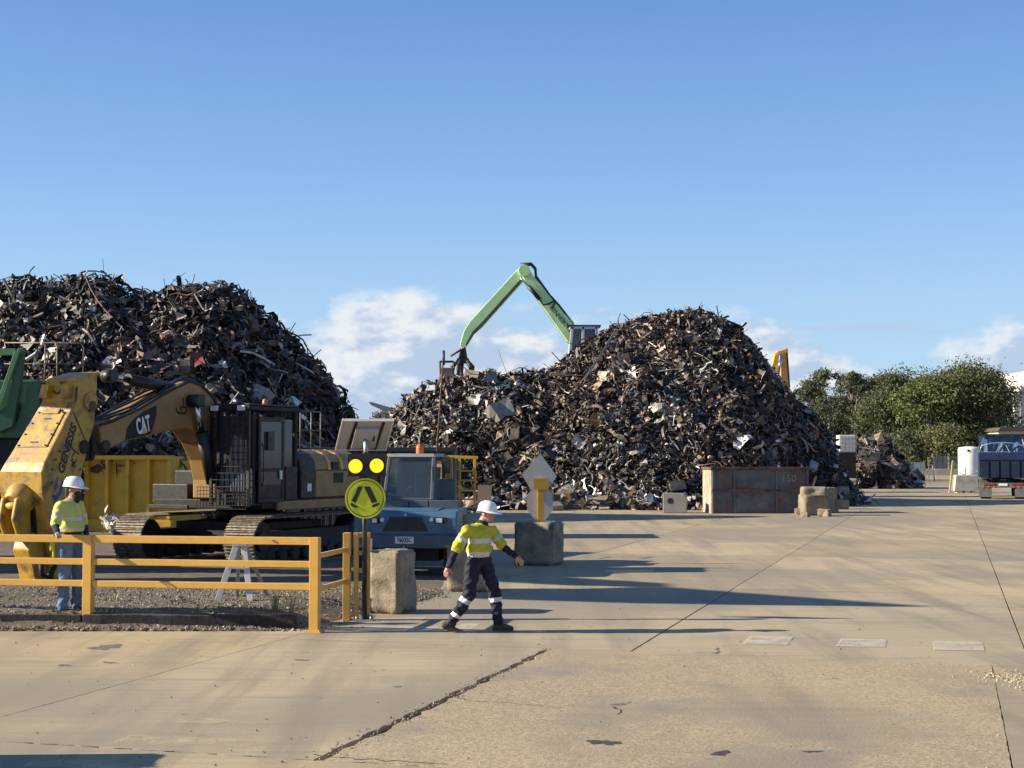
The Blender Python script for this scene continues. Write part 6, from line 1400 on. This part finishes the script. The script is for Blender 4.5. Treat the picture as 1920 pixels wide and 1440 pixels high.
def head(B, c, f, beard=False):
    c = np.array(c, float); f = np.array([f[0], f[1], 0]); f /= np.linalg.norm(f); l = np.array([-f[1], f[0], 0]); u = np.array([0, 0, 1.]); yaw = math.atan2(f[1], f[0])
    B.ell(c+u*.03-f*.008, (.099, .077, .098), 6, .02, yaw); B.ell(c-u*.03+f*.022, (.070, .062, .085), 0, .03, yaw); B.ell(c-u*.082+f*.045, (.035, .04, .03), 0, .02, yaw); B.ell(c+u*.02+f*.03, (.066, .066, .06), 0, .02, yaw)
    B.cap(c+f*.090+u*.012, c+f*.108-u*.026, .010, .015, 0, .012); B.cap(c+f*.086-u*.062-l*.02, c+f*.086-u*.062+l*.02, .010, .010, 0, .008)
    for s in (-1, 1):
        B.ell(c+l*s*.077-f*.005-u*.012, (.020, .010, .032), 0, .006, yaw); B.cap(c+f*.078+l*s*.018+u*.030, c+f*.07+l*s*.045+u*.030, .010, .008, 0, .012)
        B.ell(c+f*.086+l*s*.031+u*.014, (.009, .012, .006), 6, .002, yaw)
    if beard: B.ell(c-u*.085+f*.05, (.06, .066, .075), 6, .02, yaw); B.ell(c-u*.14+f*.055, (.042, .045, .05), 6, .03, yaw); B.cap(c-f*.075-u*.01, c-f*.085-u*.10, .05, .035, 6, .03)
    return c, f, l, u
def helmet(parent, c, f, tilt, sc=1.0):
    c = Vector(c); yaw = math.atan2(f[1], f[0]); M4 = Matrix.Translation(c) @ Matrix.Rotation(yaw, 4, 'Z') @ Matrix.Rotation(tilt, 4, 'Y') @ Matrix.Diagonal((1.17*sc, .95*sc, 1*sc, 1))
    mb = MB(); mb.lathe([(.118, -.012), (.120, 0), (.117, .04), (.105, .08), (.080, .112), (.045, .130), (0, .136)], 24, 0, M4)
    h_ = mb.build('hard_hat', m_helm, parent); br = MB(); v = []; n = 24
    for i in range(n):
        a = 2*math.pi*i/n; ext = .012+.058*max(0, math.cos(a))**1.6
        for r, z in ((.116, .004), (.118+ext, -.006-.02*max(0, math.cos(a))), (.118+ext, -.011-.02*max(0, math.cos(a))), (.116, -.006)): v.append((r*math.cos(a), r*math.sin(a), z))
    f4 = [(i*4+k, i*4+(k+1) % 4, ((i+1) % n)*4+(k+1) % 4, ((i+1) % n)*4+k) for i in range(n) for k in range(4)]; br.add(v, f4, 0, M4); br.build('brim', m_helm, h_)
    MB().bar(M4 @ Vector((-.09, 0, .103)), M4 @ Vector((.085, 0, .107)), .028, .02).build('crown_ridge', m_helm, h_, .006); MB().lathe([(.1, -.024), (.112, -.024), (.112, -.004), (.1, -.004)], 24, 0, M4).build('head_band', m_signblk, h_)
    return h_
# ---- walking worker
WD = 20.3; kw = F/WD; w0 = 900
wk = thing('person', 'person walking in yellow hi-vis shirt, navy trousers and white hard hat', 'person', (xD(w0, WD), WD, 0))
def J(px, py, y): return np.array([(px-w0)/kw, y, CH-(py-855)/kw])
B = Body(); f = (.88, -.475); yawf = math.atan2(f[1], f[0])
hc = J(914, 962, -.02); head(B, hc, f); B.cap(J(903, 984.5, .0), J(905.5, 980.5, -.01), .070, .066, 3, .012)
B.cap(J(908, 973, -.01), J(903, 986, 0), .056, .062, 0, .03)
ch = J(901, 1004, 0); B.ell(ch, (.14, .20, .175), 1, .05, yawf, .0035); B.ell(J(898, 1029, -.01), (.16, .19, .145), 1, .06, yawf, .0045); B.cap(J(880, 991, -.15), J(923, 994, .15), .062, .062, 1, .05, .002)
B.ell(J(898, 1048, 0), (.125, .165, .085), 3, .04, yawf, .002)
aR = [J(876, 993, -.17), J(857, 1028, -.24), J(844, 1057, -.25)]; aL = [J(923, 996, .17), J(942, 1024, .17), J(966, 1042, .08)]
for A in (aR, aL):
    m = A[0]+(A[1]-A[0])*.9; B.cap(A[0], m, .070, .078, 1, .03, .004); B.cap(A[0]+(A[1]-A[0])*.7, A[1], .056, .053, 3, .01, .003); B.cap(A[1], A[2], .053, .042, 3, .02, .004)
hand(B, aR[2]+(aR[2]-aR[1])*.06, (-.35, -.05, -1), (.4, .9, 0), 1, .45); hand(B, aL[2]+(aL[2]-aL[1])*.06, (.75, -.1, -.75), (0, .8, -.5), -1, .5)
hR, kR, nR = J(888, 1056, -.085), J(880, 1112, -.13), J(850, 1160, -.12); hL, kL, nL = J(908, 1056, .085), J(928, 1112, .07), J(934, 1163, .06)
for h_, k_2, n_ in ((hR, kR, nR), (hL, kL, nL)): B.cap(h_, k_2, .112, .084, 3, .04, .005); B.cap(k_2, n_, .0841, .066, 3, .03, .006)
B.cap(nR, J(836, 1169, -.12), .05, .042, 5, .02); B.cap(J(836, 1168, -.12), J(857, 1179, -.13), .043, .040, 5, .02); B.cap(J(857, 1179, -.13), J(866, 1180, -.14), .036, .030, 5, .02)
B.cap(nL, J(931, 1176, .06), .052, .047, 5, .02); B.cap(J(929, 1177, .06), J(958, 1177.5, .02), .042, .036, 5, .02); B.cap(J(945, 1173, .04), J(957, 1176, .02), .04, .036, 5, .02)
def skinface(C, mi, hc, f, back):
    q = (C-hc)@np.array([f[0], f[1], 0]); m = (mi == 6) & (q > back) & (C[:, 2] > hc[2]-.03) & (np.linalg.norm(C-hc-np.array([f[0], f[1], 0])*.086-np.array([0, 0, .014]), axis=1) > .045); mi[m] = 0
    return mi
def rulesW(C, mi, bi, bt):
    mi = skinface(C, mi.copy(), hc, f, -.05); z = C[:, 2]; zz = lambda py: CH-(py-855)/kw
    tor = (mi == 1) & np.isin(bi, [i for i, p in enumerate(B.pr) if p[5] == 1 and p[0] == 'e'])
    mi[tor & (z < zz(1008)) & (z > zz(1017.5))] = 2; mi[tor & (z < zz(1033)) & (z > zz(1043))] = 2; mi[tor & (z <= zz(1043))] = 3
    up = (mi == 1) & np.isin(bi, [i for i, p in enumerate(B.pr) if p[5] == 1 and p[0] == 'c' and p[3] == .070]); mi[up & (bt > .42) & (bt < .62)] = 2
    shin = (mi == 3) & np.isin(bi, [i for i, p in enumerate(B.pr) if p[0] == 'c' and p[5] == 3 and p[3] == .0841]); mi[shin & (bt > .14) & (bt < .30)] = 2; mi[shin & (bt > .72) & (bt < .84) & (C[:, 0] < -.1)] = 2
    mi[(mi == 0) & (np.abs(C[:, 2]-zz(985)) < .022) & (np.abs(C[:, 0]-.01) < .12) & (np.abs(C[:, 1]) < .12)] = 3
    mi[(mi == 5) & (z < .022) & (z > -1)] = 7
    return mi
B.mesh('body', PM, wk, rulesW); helmet(wk, hc+np.array([0, 0, .040]), f, .10, .98)
# ---- standing worker
SDp = 21.05; ks = F/SDp; s0 = 135; sm = thing('person', 'bearded person in pale hi-vis shirt, jeans and white hard hat, hand on railing', 'person', (xD(s0, SDp), SDp, .165))
def J(px, py, y): return np.array([(px-s0)/ks, y, CH-(py-855)/ks-.165])
B = Body(); f = (.985, -.17); yawf = math.atan2(f[1], f[0]); hc = J(140.5, 916.5, -.02); head(B, hc, f, True)
B.cap(J(139, 930, 0), J(136, 942, 0), .06, .066, 0, .03)
B.ell(J(134.5, 962, 0), (.145, .20, .19), 1, .05, yawf, .0025); B.ell(J(137, 987, -.01), (.175, .19, .15), 1, .06, yawf, .003); B.cap(J(124, 947, -.15), J(143, 946, .16), .066, .066, 1, .05, .002); B.ell(J(136, 1007, 0), (.155, .175, .09), 4, .04, yawf, .002)
aR = [J(121, 951, -.18), J(120, 983, -.33), J(131, 997, -.50)]; aL = [J(143, 950, .18), J(150, 984, .24), J(160, 1004, .14)]
for A in (aR, aL):
    m = A[0]+(A[1]-A[0])*.85; B.cap(A[0], m, .077, .075, 1, .03, .003); B.cap(A[0]+(A[1]-A[0])*.7, A[1], .054, .05, 3, .01, .002); B.cap(A[1], A[2], .05, .038, 3, .02, .002)
hand(B, aR[2], (.35, -.75, -.12), (0, -.1, -1), -1, .35); hand(B, aL[2], (.3, -.2, -1), (-1, 0, 0), 1, .5)
for hp_, kn, an, ty in ((J(130, 1014, -.085), J(129, 1072, -.09), J(126, 1133, -.09), -.09), (J(143, 1014, .085), J(146, 1072, .10), J(144, 1133, .11), .11)):
    B.cap(hp_, kn, .11, .082, 4, .04, .003); B.cap(kn, an, .082, .072, 4, .03, .005)
    fx_ = an[0]; B.cap(an, np.array([fx_-.01, ty, .06]), .055, .052, 5, .02); B.cap(np.array([fx_-.02, ty, .042]), np.array([fx_+.17, ty-.05, .036]), .044, .036, 5, .02)
def rulesS(C, mi, bi, bt):
    mi = skinface(C, mi.copy(), hc, f, -.03); z = C[:, 2]; zz = lambda py: CH-(py-855)/ks-.165
    tor = (mi == 1) & np.isin(bi, [i for i, p in enumerate(B.pr) if p[5] == 1 and p[0] == 'e'])
    mi[tor & (z < zz(969)) & (z > zz(975))] = 2; mi[tor & (z < zz(989)) & (z > zz(994))] = 2; mi[tor & (z <= zz(996))] = 3
    up = (mi == 1) & np.isin(bi, [i for i, p in enumerate(B.pr) if p[5] == 1 and p[0] == 'c' and p[3] == .077]); mi[up & (bt > .55) & (bt < .72)] = 2
    mi[(mi == 5) & (z < .02)] = 7; mi[(mi == 0) & (np.abs(z-zz(941)) < .035)] = 3
    return mi
PM2 = list(PM); PM2[1] = m_hivisp
B.mesh('body', PM2, sm, rulesS); helmet(sm, hc+np.array([0, 0, .042]), f, .06, 1.02)
gl = MB(); fv = Vector((f[0], f[1], 0)); lv = Vector((-f[1], f[0], 0)); c_ = Vector(hc)+Vector((0, 0, .014))
gl.bar(c_+fv*.100-lv*.062, c_+fv*.100+lv*.062, .012, .034); 
for s in (-1, 1): gl.bar(c_+fv*.098+lv*s*.064, c_-fv*.0+lv*s*.082, .008, .014)
gl.build('sunglasses', m_signblk, sm); mb = MB(); p_ = J(108, 1022, -.16); mb.box(p_, (.07, .05, .13)); mb.box(p_+np.array([.02, 0, -.1]), (.04, .04, .12)); mb.build('glove_on_belt', m_hivis, sm, .02)
